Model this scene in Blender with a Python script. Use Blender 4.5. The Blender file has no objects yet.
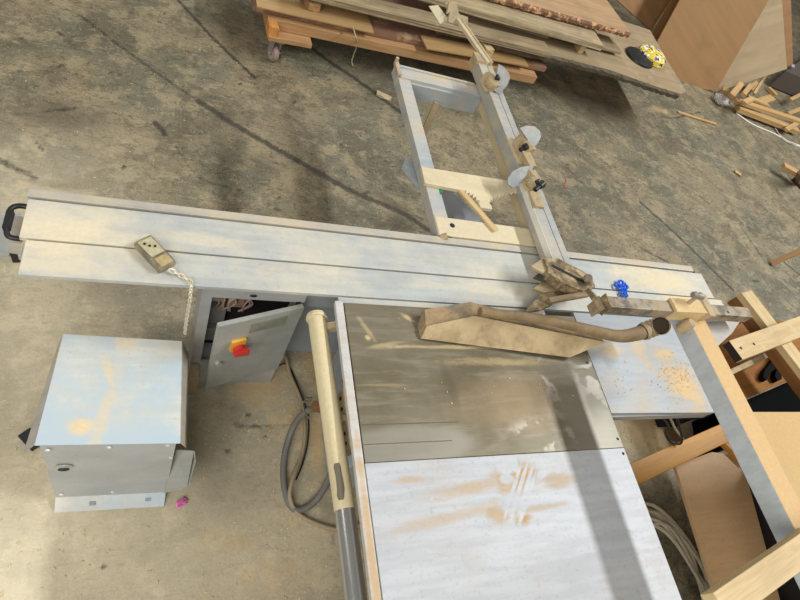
import bpy, bmesh, math, random
import numpy as np
from mathutils import Vector, Matrix, Euler
random.seed(7)
D = bpy.data
SC = bpy.context.scene
COL = SC.collection

# ------------------------------------------------------------------ camera frame
F = 548.95
CAM = Vector((0, 0, 2.54))
RM = Matrix(((0.91850293, 0.05980949, 0.39086468), (-0.16376072, -0.84219801, 0.51369732), (0.35990943, -0.53584077, -0.76376689)))
def ray(px, py): return RM @ Vector((px - 400, py - 300, F))
def at(px, py, z):
    d = ray(px, py); return CAM + d * ((z - CAM.z) / d.z)
def onp(px, py, p0, n):
    d = ray(px, py); return CAM + d * ((Vector(p0) - CAM).dot(n) / d.dot(n))
def pix(p):
    c = RM.transposed() @ (Vector(p) - CAM); return (400 + F * c.x / c.z, 300 + F * c.y / c.z)

# ------------------------------------------------------------------ colour / node helpers
def lin(h):
    if not isinstance(h, str): return (*h, 1)
    h = h.lstrip('#'); r = []
    for i in (0, 2, 4):
        c = int(h[i:i+2], 16) / 255
        r.append(c / 12.92 if c <= .04045 else ((c + .055) / 1.055) ** 2.4)
    return (*r, 1)
class NT:
    def __init__(s, name):
        s.m = D.materials.new(name); s.m.use_nodes = True; s.t = s.m.node_tree; s.n = s.t.nodes; s.l = s.t.links
        s.bsdf = s.n['Principled BSDF']
    def new(s, typ, **k):
        n = s.n.new(typ)
        for a, b in k.items(): setattr(n, a, b)
        return n
    def set(s, sock, v):
        if hasattr(v, 'is_output'): s.l.new(v, sock)
        elif isinstance(v, (tuple, list)) and len(v) == 3 and sock.type == 'RGBA': sock.default_value = (*v, 1)
        else: sock.default_value = v
    def math(s, op, a, b=0., c=None, clamp=False):
        n = s.new('ShaderNodeMath', operation=op, use_clamp=clamp)
        s.set(n.inputs[0], a); s.set(n.inputs[1], b)
        if c is not None: s.set(n.inputs[2], c)
        return n.outputs[0]
    def mix(s, f, a, b, bt='MIX'):
        n = s.new('ShaderNodeMix', data_type='RGBA', blend_type=bt)
        s.set(n.inputs[0], f); s.set(n.inputs[6], a); s.set(n.inputs[7], b)
        return n.outputs[2]
    def coord(s, kind='Object'):
        return s.new('ShaderNodeTexCoord').outputs[kind]
    def pos(s): return s.new('ShaderNodeNewGeometry').outputs['Position']
    def mapping(s, vec, loc=(0,0,0), rot=(0,0,0), sc=(1,1,1), typ='POINT'):
        n = s.new('ShaderNodeMapping', vector_type=typ); s.set(n.inputs[0], vec)
        n.inputs[1].default_value = loc; n.inputs[2].default_value = rot; n.inputs[3].default_value = sc
        return n.outputs[0]
    def noise(s, vec, scale, detail=4, rough=.55, dist=0):
        n = s.new('ShaderNodeTexNoise'); s.set(n.inputs['Vector'], vec)
        n.inputs['Scale'].default_value = scale; n.inputs['Detail'].default_value = detail
        n.inputs['Roughness'].default_value = rough; n.inputs['Distortion'].default_value = dist
        return n.outputs['Fac']
    def ramp(s, fac, a, b, lo=0., hi=1.):
        n = s.new('ShaderNodeMapRange', interpolation_type='SMOOTHSTEP'); s.set(n.inputs[0], fac)
        n.inputs[1].default_value = a; n.inputs[2].default_value = b; n.inputs[3].default_value = lo; n.inputs[4].default_value = hi
        return n.outputs[0]
    def blob(s, vec, c, rx, ry, ang=0, soft=.6, nz=None, namp=.5):
        v = s.mapping(vec, loc=(c[0], c[1], 0), rot=(0, 0, ang), sc=(rx, ry, 1e4), typ='TEXTURE')
        n = s.new('ShaderNodeVectorMath', operation='LENGTH'); s.set(n.inputs[0], v)
        d = n.outputs['Value']
        if nz is not None: d = s.math('ADD', d, s.math('MULTIPLY', s.math('SUBTRACT', nz, .5), namp * 2))
        return s.ramp(d, 1 - soft, 1 + soft * .3, 1, 0)
    def maxi(s, lst):
        o = lst[0]
        for x in lst[1:]: o = s.math('MAXIMUM', o, x)
        return o
    def out(s, col, rough=.6, metal=0, bump=None, bs=.2, bd=.01, spec=None):
        s.set(s.bsdf.inputs['Base Color'], col); s.set(s.bsdf.inputs['Roughness'], rough); s.set(s.bsdf.inputs['Metallic'], metal)
        if spec is not None: s.set(s.bsdf.inputs['Specular IOR Level'], spec)
        if bump is not None:
            b = s.new('ShaderNodeBump'); b.inputs['Strength'].default_value = bs; b.inputs['Distance'].default_value = bd
            s.set(b.inputs['Height'], bump); s.l.new(b.outputs[0], s.bsdf.inputs['Normal'])
        return s.m
def upness(t, lo=.3, hi=.85):
    sp = t.new('ShaderNodeSeparateXYZ'); t.l.new(t.new('ShaderNodeNewGeometry').outputs['Normal'], sp.inputs[0])
    return t.ramp(sp.outputs[2], lo, hi)

def plain(name, col, rough=.6, metal=0, var=.12, scale=12, bump=.1, spec=None):
    t = NT(name); c = lin(col)[:3]; nz = t.noise(t.coord(), scale, 5)
    a = tuple(x * (1 - var) for x in c); b = tuple(min(1, x * (1 + var)) for x in c)
    return t.out(t.mix(nz, a, b), rough, metal, nz, bump, .004, spec)
def dusty(name, col, dust='#c9b48e', amount=.5, scale=5, rough=.45, metal=0, top_only=False, blobs=(), strokes=(), edge=.18, scratches=False, dmax=.9, col2=None, c2s=2.3):
    t = NT(name); P = t.pos()
    nz = t.noise(P, scale, 6, .62); n2 = t.noise(P, scale * 9, 4, .7); n3 = t.noise(t.mapping(P, sc=(1.2, 9, 3)), 3.5, 5, .6)
    base = lin(col)[:3]
    bcol = t.mix(t.ramp(n3, .36, .64), tuple(x * .93 for x in base), tuple(min(1, x * 1.06) for x in base))
    bcol = t.mix(t.math('MULTIPLY', t.ramp(t.noise(P, scale * 16, 4, .7), .56, .68), .3), bcol, tuple(x * .5 for x in base))
    if col2: bcol = t.mix(t.ramp(t.noise(P, c2s, 6, .65), .44, .58), bcol, lin(col2))
    m = t.math('ADD', t.math('MULTIPLY', nz, .75), t.math('MULTIPLY', n2, .25))
    th = .72 - .44 * amount
    mask = t.ramp(m, th - edge, th + edge, 0, dmax)
    if top_only: mask = t.math('MULTIPLY', mask, upness(t))
    if blobs:
        nzb = t.noise(t.mapping(P, sc=(1, 2.2, 1)), 7, 7, .72)
        bl = [t.math('MULTIPLY', t.blob(P, (b[0], b[1]), b[2], b[3], b[4], .8, nzb, 1.1), b[5]) for b in blobs]
        mask = t.maxi([mask] + bl)
    if strokes:
        st = [t.blob(P, (b[0], b[1]), b[2], b[3], b[4], .35, n2, .12) for b in strokes]
        mask = t.math('MULTIPLY', mask, t.math('SUBTRACT', 1., t.maxi(st)))
    dn = t.noise(P, 60, 3, .7)
    d0 = lin(dust)[:3]
    dcol = t.mix(dn, tuple(x * .82 for x in d0), tuple(min(1, x * 1.12) for x in d0))
    c = t.mix(mask, bcol, dcol)
    r = t.math('ADD', t.math('MULTIPLY', mask, .85 - rough), t.math('ADD', rough - .06, t.math('MULTIPLY', n2, .12)))
    mt = t.math('MULTIPLY', t.math('SUBTRACT', 1., mask), metal)
    return t.out(c, r, mt, t.math('ADD', t.math('MULTIPLY', mask, .6), t.math('MULTIPLY', n2, .4)), .25, .003)
def wood(name, c1, c2, grain=1., rough=.7, dust=0., dark=.0, dustcol='#b9a27c'):
    t = NT(name); O = t.coord()
    rnd = t.new('ShaderNodeObjectInfo').outputs['Random']
    cb = t.new('ShaderNodeCombineXYZ'); t.set(cb.inputs[0], t.math('MULTIPLY', rnd, 37.)); t.set(cb.inputs[1], t.math('MULTIPLY', rnd, 11.))
    va = t.new('ShaderNodeVectorMath', operation='ADD'); t.set(va.inputs[0], O); t.l.new(cb.outputs[0], va.inputs[1])
    v = va.outputs[0]
    g = t.noise(t.mapping(v, sc=(1.1 * grain, 16 * grain, 16 * grain)), 2.2, 6, .6, .6)
    fine = t.noise(t.mapping(v, sc=(3, 60, 60)), 3, 3, .6)
    big = t.noise(v, 3, 3)
    f = t.ramp(t.math('ADD', t.math('MULTIPLY', g, .7), t.math('MULTIPLY', fine, .3)), .33, .68)
    c = t.mix(f, lin(c1), lin(c2))
    c = t.mix(t.math('MULTIPLY', t.ramp(big, .5, .75), .35 + dark), c, tuple(x * .6 for x in lin(c1)[:3]))
    if dust: c = t.mix(t.math('MULTIPLY', t.ramp(t.noise(t.pos(), 7, 6, .65), .62 - .4 * dust, .75 - .2 * dust), .85), c, lin(dustcol))
    return t.out(c, rough, 0, t.math('ADD', g, fine), .15, .002)

# ------------------------------------------------------------------ mesh builder
class MB:
    def __init__(s): s.bm = bmesh.new()
    def box(s, c, size, rot=None, bev=0):
        g = bmesh.ops.create_cube(s.bm, size=1)['verts']
        M = Matrix.Translation(Vector(c)) @ (rot.to_4x4() if rot else Matrix()) @ Matrix.Diagonal((*size, 1))
        for v in g: v.co = M @ v.co
        return s
    def lohi(s, lo, hi): 
        lo = Vector(lo); hi = Vector(hi); return s.box((lo + hi) / 2, hi - lo)
    def bar(s, p0, p1, w, h, up=(0, 0, 1)):
        p0 = Vector(p0); p1 = Vector(p1); x = (p1 - p0).normalized(); z = (Vector(up) - x * Vector(up).dot(x)).normalized(); y = z.cross(x)
        R = Matrix((x, y, z)).transposed()
        return s.box((p0 + p1) / 2, ((p1 - p0).length, w, h), R)
    def prism(s, pts, vec):
        vec = Vector(vec); a = [s.bm.verts.new(Vector(p)) for p in pts]; b = [s.bm.verts.new(Vector(p) + vec) for p in pts]
        n = len(pts); s.bm.faces.new(a[::-1]); s.bm.faces.new(b)
        for i in range(n): s.bm.faces.new((a[i], a[(i+1) % n], b[(i+1) % n], b[i]))
        return s
    def tube(s, pts, r, seg=12, ripple=0, cap=True):
        pts = [Vector(p) for p in pts]; rings = []; n = len(pts)
        t0 = (pts[1] - pts[0]).normalized(); u = t0.orthogonal().normalized()
        for i, p in enumerate(pts):
            t = (pts[min(i+1, n-1)] - pts[max(i-1, 0)]).normalized()
            u = (u - t * u.dot(t)).normalized(); w = t.cross(u)
            rr = (r[i] if isinstance(r, (list, tuple)) else r) * (1 + (ripple if i % 2 else 0))
            rings.append([s.bm.verts.new(p + (u * math.cos(a) + w * math.sin(a)) * rr) for a in [2 * math.pi * k / seg for k in range(seg)]])
        for i in range(n - 1):
            for k in range(seg):
                s.bm.faces.new((rings[i][k], rings[i][(k+1) % seg], rings[i+1][(k+1) % seg], rings[i+1][k]))
        if cap: s.bm.faces.new(rings[0][::-1]); s.bm.faces.new(rings[-1])
        return s
    def cyl(s, p0, p1, r, seg=20): return s.tube([p0, p1], r, seg)
    def sphere(s, c, r, sc=(1, 1, 1), rot=None, sub=2):
        g = bmesh.ops.create_icosphere(s.bm, subdivisions=sub, radius=1)['verts']
        M = Matrix.Translation(Vector(c)) @ (rot.to_4x4() if rot else Matrix()) @ Matrix.Diagonal((r * sc[0], r * sc[1], r * sc[2], 1))
        for v in g: v.co = M @ v.co
        return s
    def jitter(s, a, cuts=0, seed=1):
        if cuts: bmesh.ops.subdivide_edges(s.bm, edges=s.bm.edges[:], cuts=cuts, use_grid_fill=True)
        rr = random.Random(seed)
        for v in s.bm.verts: v.co += Vector((rr.uniform(-a, a), rr.uniform(-a, a), rr.uniform(-a, a)))
        return s
    def build(s, name, mat, parent=None, bev=0, smooth=False, frame=None):
        if bev:
            es = [e for e in s.bm.edges if len(e.link_faces) == 2 and e.calc_face_angle(0) > .6]
            bmesh.ops.bevel(s.bm, geom=es, offset=bev, segments=2, affect='EDGES', profile=.6, clamp_overlap=True)
        bmesh.ops.recalc_face_normals(s.bm, faces=s.bm.faces[:])
        root = parent
        base = Vector((0, 0, 0)); p = parent
        while p is not None: base += p.location; p = p.parent
        if frame is None:
            if parent is None:
                co = [v.co for v in s.bm.verts]
                mn = Vector([min(c[i] for c in co) for i in range(3)]); mx = Vector([max(c[i] for c in co) for i in range(3)])
                frame = Matrix.Translation(((mn.x + mx.x) / 2, (mn.y + mx.y) / 2, mn.z))
            else: frame = Matrix.Translation(base)
        s.bm.transform(frame.inverted())
        me = D.meshes.new(name); s.bm.to_mesh(me); s.bm.free()
        if smooth:
            for f in me.polygons: f.use_smooth = True
            me.set_sharp_from_angle(angle=.7)
        me.materials.append(mat)
        o = D.objects.new(name, me); COL.objects.link(o)
        if parent: o.parent = parent
        o.matrix_basis = Matrix.Translation(-base) @ frame
        return o
def tag(o, label, cat, group=None):
    o['label'] = label; o['category'] = cat
    if group: o['group'] = group
    return o
def thing(name, label, cat, loc, group=None):
    o = D.objects.new(name, None); COL.objects.link(o); o.location = loc; o.empty_display_size = .1
    return tag(o, label, cat, group)
def axes(p0, p1, up=(0, 0, 1)):
    p0 = Vector(p0); p1 = Vector(p1); x = (p1 - p0).normalized(); z = (Vector(up) - x * Vector(up).dot(x)).normalized(); y = z.cross(x)
    R = Matrix((x, y, z)).transposed().to_4x4(); R.translation = (p0 + p1) / 2
    return R
def lumber(name, p0, p1, w, h, mat, parent=None, up=(0, 0, 1), bev=.003, rough=0, seed=1):
    """a length of timber between the end centres p0 and p1; its own axes follow the grain"""
    fr = axes(p0, p1, up); L = (Vector(p1) - Vector(p0)).length
    m = MB(); m.box((0, 0, 0), (L, w, h))
    if rough: m.jitter(rough, 3, seed)
    m.bm.transform(fr)
    return m.build(name, mat, parent, bev=0 if rough else bev, frame=fr)
def sheet(name, pts, thick, mat, parent=None, n=None, xdir=None, bev=.002):
    """panel traced on a plane; thick goes away from the viewer along -n"""
    n = Vector(n).normalized(); x = Vector(xdir) if xdir else (Vector(pts[1]) - Vector(pts[0])); x = (x - n * x.dot(n)).normalized()
    R = Matrix((x, n.cross(x), n)).transposed().to_4x4(); R.translation = Vector(pts[0])
    m = MB(); m.prism(pts, -n * thick)
    return m.build(name, mat, parent, bev=bev, frame=R)
def smoothpath(pts, n=8, noise=0):
    pts = [Vector(p) for p in pts]; out = []
    P = [pts[0] * 2 - pts[1]] + pts + [pts[-1] * 2 - pts[-2]]
    for i in range(1, len(P) - 2):
        for k in range(n):
            t = k / n; a, b, c, d = P[i-1], P[i], P[i+1], P[i+2]
            out.append(.5 * ((2 * b) + (c - a) * t + (2 * a - 5 * b + 4 * c - d) * t * t + (3 * b - a - 3 * c + d) * t ** 3))
    out.append(pts[-1]); return out
V = Vector

# ------------------------------------------------------------------ materials
DUST = '#d9bd8c'
def w2(px, py, z=.87): p = at(px, py, z); return (p.x, p.y)
def pb(px, py, rx, ry, ang, s): x, y = w2(px, py); return (x, y, rx, ry, ang, s)
M_slide = dusty('sliding_table_aluminium', '#adb2b1', '#e3d3ae', .34, 2.6, .45, .1, edge=.2, dmax=.75,
    blobs=[pb(60, 235, .30, .16, 0, .75), pb(50, 265, .3, .05, 0, .6), pb(100, 215, .16, .05, 0, .55), pb(205, 240, .2, .04, -.05, .45), pb(500, 290, .3, .05, 0, .5), pb(440, 285, .2, .03, 0, .35),
           pb(660, 280, .40, .13, 0, .85), pb(690, 300, .3, .06, 0, .9), pb(520, 250, .15, .1, 0, .2)])
M_rail = dusty('rail_aluminium', '#b3b1aa', '#c6b590', .45, 6, .4, .3, dmax=.7)
M_alu = dusty('frame_aluminium', '#abb2b6', '#cbb892', .42, 4, .42, .2, dmax=.85)
M_alud = dusty('fence_aluminium', '#a5a7a5', '#c8b994', .32, 6, .5, .1, dmax=.85)
M_melam = dusty('melamine_extension_top', '#b1b4b7', '#b7986a', .12, 4, .5, 0, dmax=.35,
    blobs=[pb(518, 476, .12, .055, .05, 1.0), pb(470, 488, .2, .03, .1, .6), pb(440, 520, .28, .025, .12, .45), pb(540, 508, .15, .012, .05, .5), pb(522, 519, .04, .022, .1, 1.), pb(410, 480, .06, .012, 0, .55), pb(560, 480, .10, .03, 0, .6), pb(498, 515, .05, .05, 0, .7)],
    strokes=[(*w2(505, 467), .045, .032, 0), (*w2(514, 464), .02, .035, 0), (*w2(507, 479), .035, .02, 0), (*w2(542, 474), .035, .018, .5),
             (*w2(515, 484), .10, .008, .95), (*w2(520, 488), .12, .009, .95), (*w2(526, 490), .12, .010, .95), (*w2(527, 500), .14, .010, .92), (*w2(508, 505), .06, .007, 1.0)])
M_outfeed = dusty('outfeed_painted_steel', '#9ba3a8', '#dbbd8c', .28, 6, .45, 0, dmax=.6,
    blobs=[pb(685, 385, .13, .16, .3, .95), pb(640, 350, .06, .12, .2, .6), pb(612, 350, .08, .05, 0, .6), pb(665, 355, .10, .05, 0, .8)])
def cast_iron():
    t = NT('cast_iron_top'); P = t.pos()
    n1 = t.noise(P, 3, 6, .65); n2 = t.noise(t.mapping(P, sc=(2, 14, 4)), 3, 5, .6); n3 = t.noise(P, 40, 4, .7)
    c = t.mix(t.ramp(n1, .35, .65), lin('#766f5a'), lin('#665d45'))
    c = t.mix(t.math('MULTIPLY', t.ramp(n2, .45, .7), .6), c, lin('#8a8373'))
    brn = t.blob(P, w2(510, 400), .3, .14, .1, .9, n1, .7)
    c = t.mix(t.math('MULTIPLY', brn, .55), c, lin('#a08664'))
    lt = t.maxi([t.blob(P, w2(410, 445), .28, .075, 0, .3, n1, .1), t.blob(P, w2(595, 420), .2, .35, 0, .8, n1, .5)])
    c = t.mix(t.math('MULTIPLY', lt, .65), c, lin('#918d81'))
    # painted glare: pale ripples of a lamp reflected in the iron
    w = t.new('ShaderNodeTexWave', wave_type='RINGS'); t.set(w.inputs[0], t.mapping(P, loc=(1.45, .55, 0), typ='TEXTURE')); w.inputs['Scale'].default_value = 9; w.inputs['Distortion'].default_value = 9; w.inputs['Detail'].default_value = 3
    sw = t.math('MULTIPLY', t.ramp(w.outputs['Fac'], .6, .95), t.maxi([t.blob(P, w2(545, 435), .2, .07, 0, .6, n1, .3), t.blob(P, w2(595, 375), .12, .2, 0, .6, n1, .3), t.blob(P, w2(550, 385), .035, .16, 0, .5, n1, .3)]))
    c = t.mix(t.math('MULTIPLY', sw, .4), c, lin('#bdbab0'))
    dst = t.maxi([t.math('MULTIPLY', t.blob(P, w2(*q[:2]), q[2], q[3], q[4], .8, t.noise(t.mapping(P, sc=(1, 3, 1)), 9, 7, .75), 1.2), q[5]) for q in
        [(385, 345, .08, .012, .2, .35), (408, 318, .035, .012, -.6, .6), (366, 328, .012, .07, .5, .35), (450, 347, .3, .010, .02, .55), (368, 338, .012, .012, 0, .7), (500, 362, .3, .02, .02, .4), (380, 385, .10, .006, 0, .2)]])
    c = t.mix(dst, c, lin('#d9bf8a'))
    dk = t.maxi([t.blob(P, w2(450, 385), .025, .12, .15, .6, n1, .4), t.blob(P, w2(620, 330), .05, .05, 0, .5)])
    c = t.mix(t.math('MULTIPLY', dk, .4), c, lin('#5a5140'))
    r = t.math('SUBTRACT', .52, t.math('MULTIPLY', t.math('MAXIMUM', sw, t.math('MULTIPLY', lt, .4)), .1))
    return t.out(c, t.math('ADD', r, t.math('MULTIPLY', dst, .3)), t.math('MULTIPLY', t.math('SUBTRACT', 1., dst), .35), t.math('ADD', n3, n2), .12, .002)
M_iron = cast_iron()
M_blue = dusty('grey_painted_steel', '#9a9c96', '#bfae92', .12, 4, .42, 0, dmax=.5)
M_bluetop = dusty('grey_cover_paint', '#c3c7c2', '#dcc59a', .2, 4, .42, 0, dmax=.5, col2='#b0c0c8',
    blobs=[(*w2(105, 410, .52), .03, .20, -.2, .6), (*w2(82, 425, .52), .05, .03, 0, .9), (*w2(125, 345, .52), .05, .05, 0, .6), (*w2(110, 375, .52), .02, .12, .3, .6)])
M_front = dusty('grey_cover_front', '#aaadac', '#c5bcac', .2, 6, .38, 0, dmax=.35)
M_body = dusty('saw_body_steel', '#97a0a6', '#b3a286', .3, 4, .5, 0, dmax=.6)
M_duststeel = dusty('dust_caked_steel', '#7c7a72', '#b5a07a', .75, 9, .5, .2, dmax=1)
M_barcream = dusty('boom_painted_steel', '#b4b9ba', '#cfae7c', 1.2, 6, .5, 0, top_only=True, dmax=1)
M_arm = dusty('guard_arm_steel', '#8f8576', '#b09b77', .4, 9, .5, .2, dmax=.8, col2='#4a4238', c2s=14)
M_armdirt = dusty('grimy_shoe_wood', '#857252', '#3f372b', .45, 24, .8, 0, dmax=.9, col2='#b9a27a', c2s=20)
M_hood = dusty('hood_dusty_panel', '#b09c78', '#c9b187', .6, 6, .42, .05, dmax=.8, col2='#8f7a58', c2s=9)
M_hoodtop = dusty('hood_top_mottled', '#57544c', '#a88d62', .55, 11, .6, 0, dmax=.9)
M_hose = dusty('brown_dust_hose', '#7a6547', '#a58c66', .42, 12, .65, 0, dmax=.7)
M_pipe = dusty('guide_tube_dust', '#bdb08d', '#d0c29b', .95, 3, .6, .2, dmax=1)
M_chrome = plain('chromed_steel', '#b4b4b2', .24, .75, .1, 8, .02)
M_black = plain('black_plastic', '#1c1c1d', .45)
M_rubber = plain('grey_rubber_cable', '#6c6a64', .6)
M_cable2 = plain('dusty_cable_sheath', '#99886b', .75)
M_white = plain('white_paint', '#e2dfd6', .4)
M_zinc = plain('zinc_plate', '#c4c2bc', .35, .6)
M_dark = plain('dark_interior', '#1d1c1b', .8)
M_red = plain('red_switch_plastic', '#c8342c', .35)
M_yellow = plain('yellow_switch_plastic', '#dda63b', .4)
M_green = plain('green_plastic', '#1f8a4c', .4)
M_bluepl = plain('blue_plastic', '#1f63d6', .4)
M_pink = plain('pink_foil', '#d873ad', .4)
M_disc = dusty('cast_stop_grey', '#8e9395', '#c6bfae', .4, 10, .5, .1, dmax=.6)
W_pine = wood('pale_dusty_lumber', '#b89c6b', '#cdb587', 1, .65, .25, dustcol='#c9b286')
W_pineside = wood('orange_pine', '#b7793a', '#d39a55', 1, .55)
W_orangeply = wood('orange_plywood', '#7d4d1a', '#986427', .6, .85)
W_deck = wood('reddish_deck_board', '#6f5040', '#8f6b54', 1, .6, .2)
W_orange2 = wood('orange_lumber', '#a07a50', '#b89166', 1, .6)
W_beam = wood('yellow_orange_beam', '#b57d27', '#cb943a', .6, .5)
W_ply = wood('tan_plywood', '#a07f52', '#b39364', .5, .6)
W_grey = wood('weathered_grey_board', '#8d7c60', '#b3a27f', 1.2, .8, .25)
W_grey2 = wood('weathered_brown_board', '#77664d', '#a59270', 1.2, .8, .1)
W_red = wood('reddish_slab_top', '#9c7d5c', '#b6966f', .7, .7)
W_bark = plain('live_edge_bark', '#77604a', .9, 0, .45, 30, .8)
W_slab = wood('dusty_slab_top', '#8f7c5e', '#a08d6d', .5, .8, .3, dustcol='#a59373')
W_slabbark = plain('grey_bark_edge', '#5b5140', .9, 0, .5, 25, .8)
W_card = wood('tan_card_sheet', '#8b683c', '#987244', .25, .7)
W_card2 = wood('orange_tan_panel', '#87603a', '#966f45', .25, .7)
W_beige = wood('beige_sheet', '#9b8765', '#a99573', .25, .7)
W_brown = dusty('brown_hardboard', '#c9a67c', '#d6b68a', .35, 3, .5, 0, dmax=.5)
W_scrap = wood('offcut_wood', '#b08c5a', '#caa874', 1, .7)

# ------------------------------------------------------------------ floor
def floor_material():
    t = NT('workshop_concrete'); P = t.pos()
    at_ = t.new('ShaderNodeAttribute'); at_.attribute_name = 'marks'
    sp = t.new('ShaderNodeSeparateColor'); t.l.new(at_.outputs['Color'], sp.inputs[0])
    big = t.noise(P, 1.1, 6, .6); mid = t.noise(P, 5, 7, .68); fine = t.noise(P, 34, 5, .7)
    scr = t.noise(t.mapping(P, rot=(0, 0, .9), sc=(1.5, 4.5, 1)), 5, 9, .78, 1.6)
    scr2 = t.noise(t.mapping(P, rot=(0, 0, -.25), sc=(1.3, 3, 1)), 6, 9, .76, 1.2)
    blot = t.noise(P, 2.6, 9, .72, .8); gr = t.noise(P, 90, 4, .75); spk = t.noise(P, 16, 6, .8, .5)
    c = t.mix(t.ramp(big, .42, .58), lin('#95886d'), lin('#777461'))
    c = t.mix(t.math('MULTIPLY', t.ramp(blot, .47, .58), .6), c, lin('#5e5745'))
    c = t.mix(t.math('MULTIPLY', t.ramp(mid, .50, .60), .55), c, lin('#b5a585'))
    c = t.mix(t.math('MULTIPLY', t.ramp(scr, .53, .60), .6), c, lin('#4a4335'))
    c = t.mix(t.math('MULTIPLY', t.ramp(scr2, .55, .62), .5), c, lin('#bdae90'))
    c = t.mix(t.math('MULTIPLY', t.ramp(spk, .58, .64), .7), c, lin('#39332a'))
    c = t.mix(t.math('MULTIPLY', t.ramp(fine, .54, .64), .45), c, lin('#4f4738'))
    c = t.mix(t.math('MULTIPLY', t.ramp(gr, .57, .66), .6), c, lin('#cdbe9b'))
    c = t.mix(t.math('MULTIPLY', t.ramp(gr, .44, .36), .45), c, lin('#463f32'))
    wa = t.new('ShaderNodeAttribute'); wa.attribute_name = 'floor_tone'  # broad floor tone: paler over the listed patches, darker elsewhere
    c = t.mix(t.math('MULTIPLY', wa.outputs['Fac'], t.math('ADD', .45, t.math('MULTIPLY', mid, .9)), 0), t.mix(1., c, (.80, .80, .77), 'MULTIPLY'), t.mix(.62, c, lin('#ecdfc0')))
    # dark stains with some painted shade, tyre tracks, then sawdust
    st = t.ramp(t.math('ADD', sp.outputs[0], t.math('MULTIPLY', t.math('SUBTRACT', mid, .5), .9)), .25, .85)
    c = t.mix(t.math('MULTIPLY', st, .62), c, lin('#423c30'))
    ln = t.ramp(t.math('ADD', sp.outputs[2], t.math('MULTIPLY', t.math('SUBTRACT', t.noise(P, 22, 4, .7), .5), .9)), .35, .75)
    c = t.mix(t.math('MULTIPLY', ln, .8), c, lin('#2e2a23'))
    sd = t.ramp(t.math('ADD', sp.outputs[1], t.math('MULTIPLY', t.math('SUBTRACT', t.noise(P, 13, 6, .7), .5), 1.1)), .3, .9)
    sdc = t.mix(fine, lin('#a98c5f'), lin('#d1b584'))
    c = t.mix(t.math('MULTIPLY', sd, .8), c, sdc)
    return t.out(c, t.math('ADD', .62, t.math('MULTIPLY', sd, .25)), 0, t.math('ADD', fine, t.math('MULTIPLY', mid, .8)), .35, .006)
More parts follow.
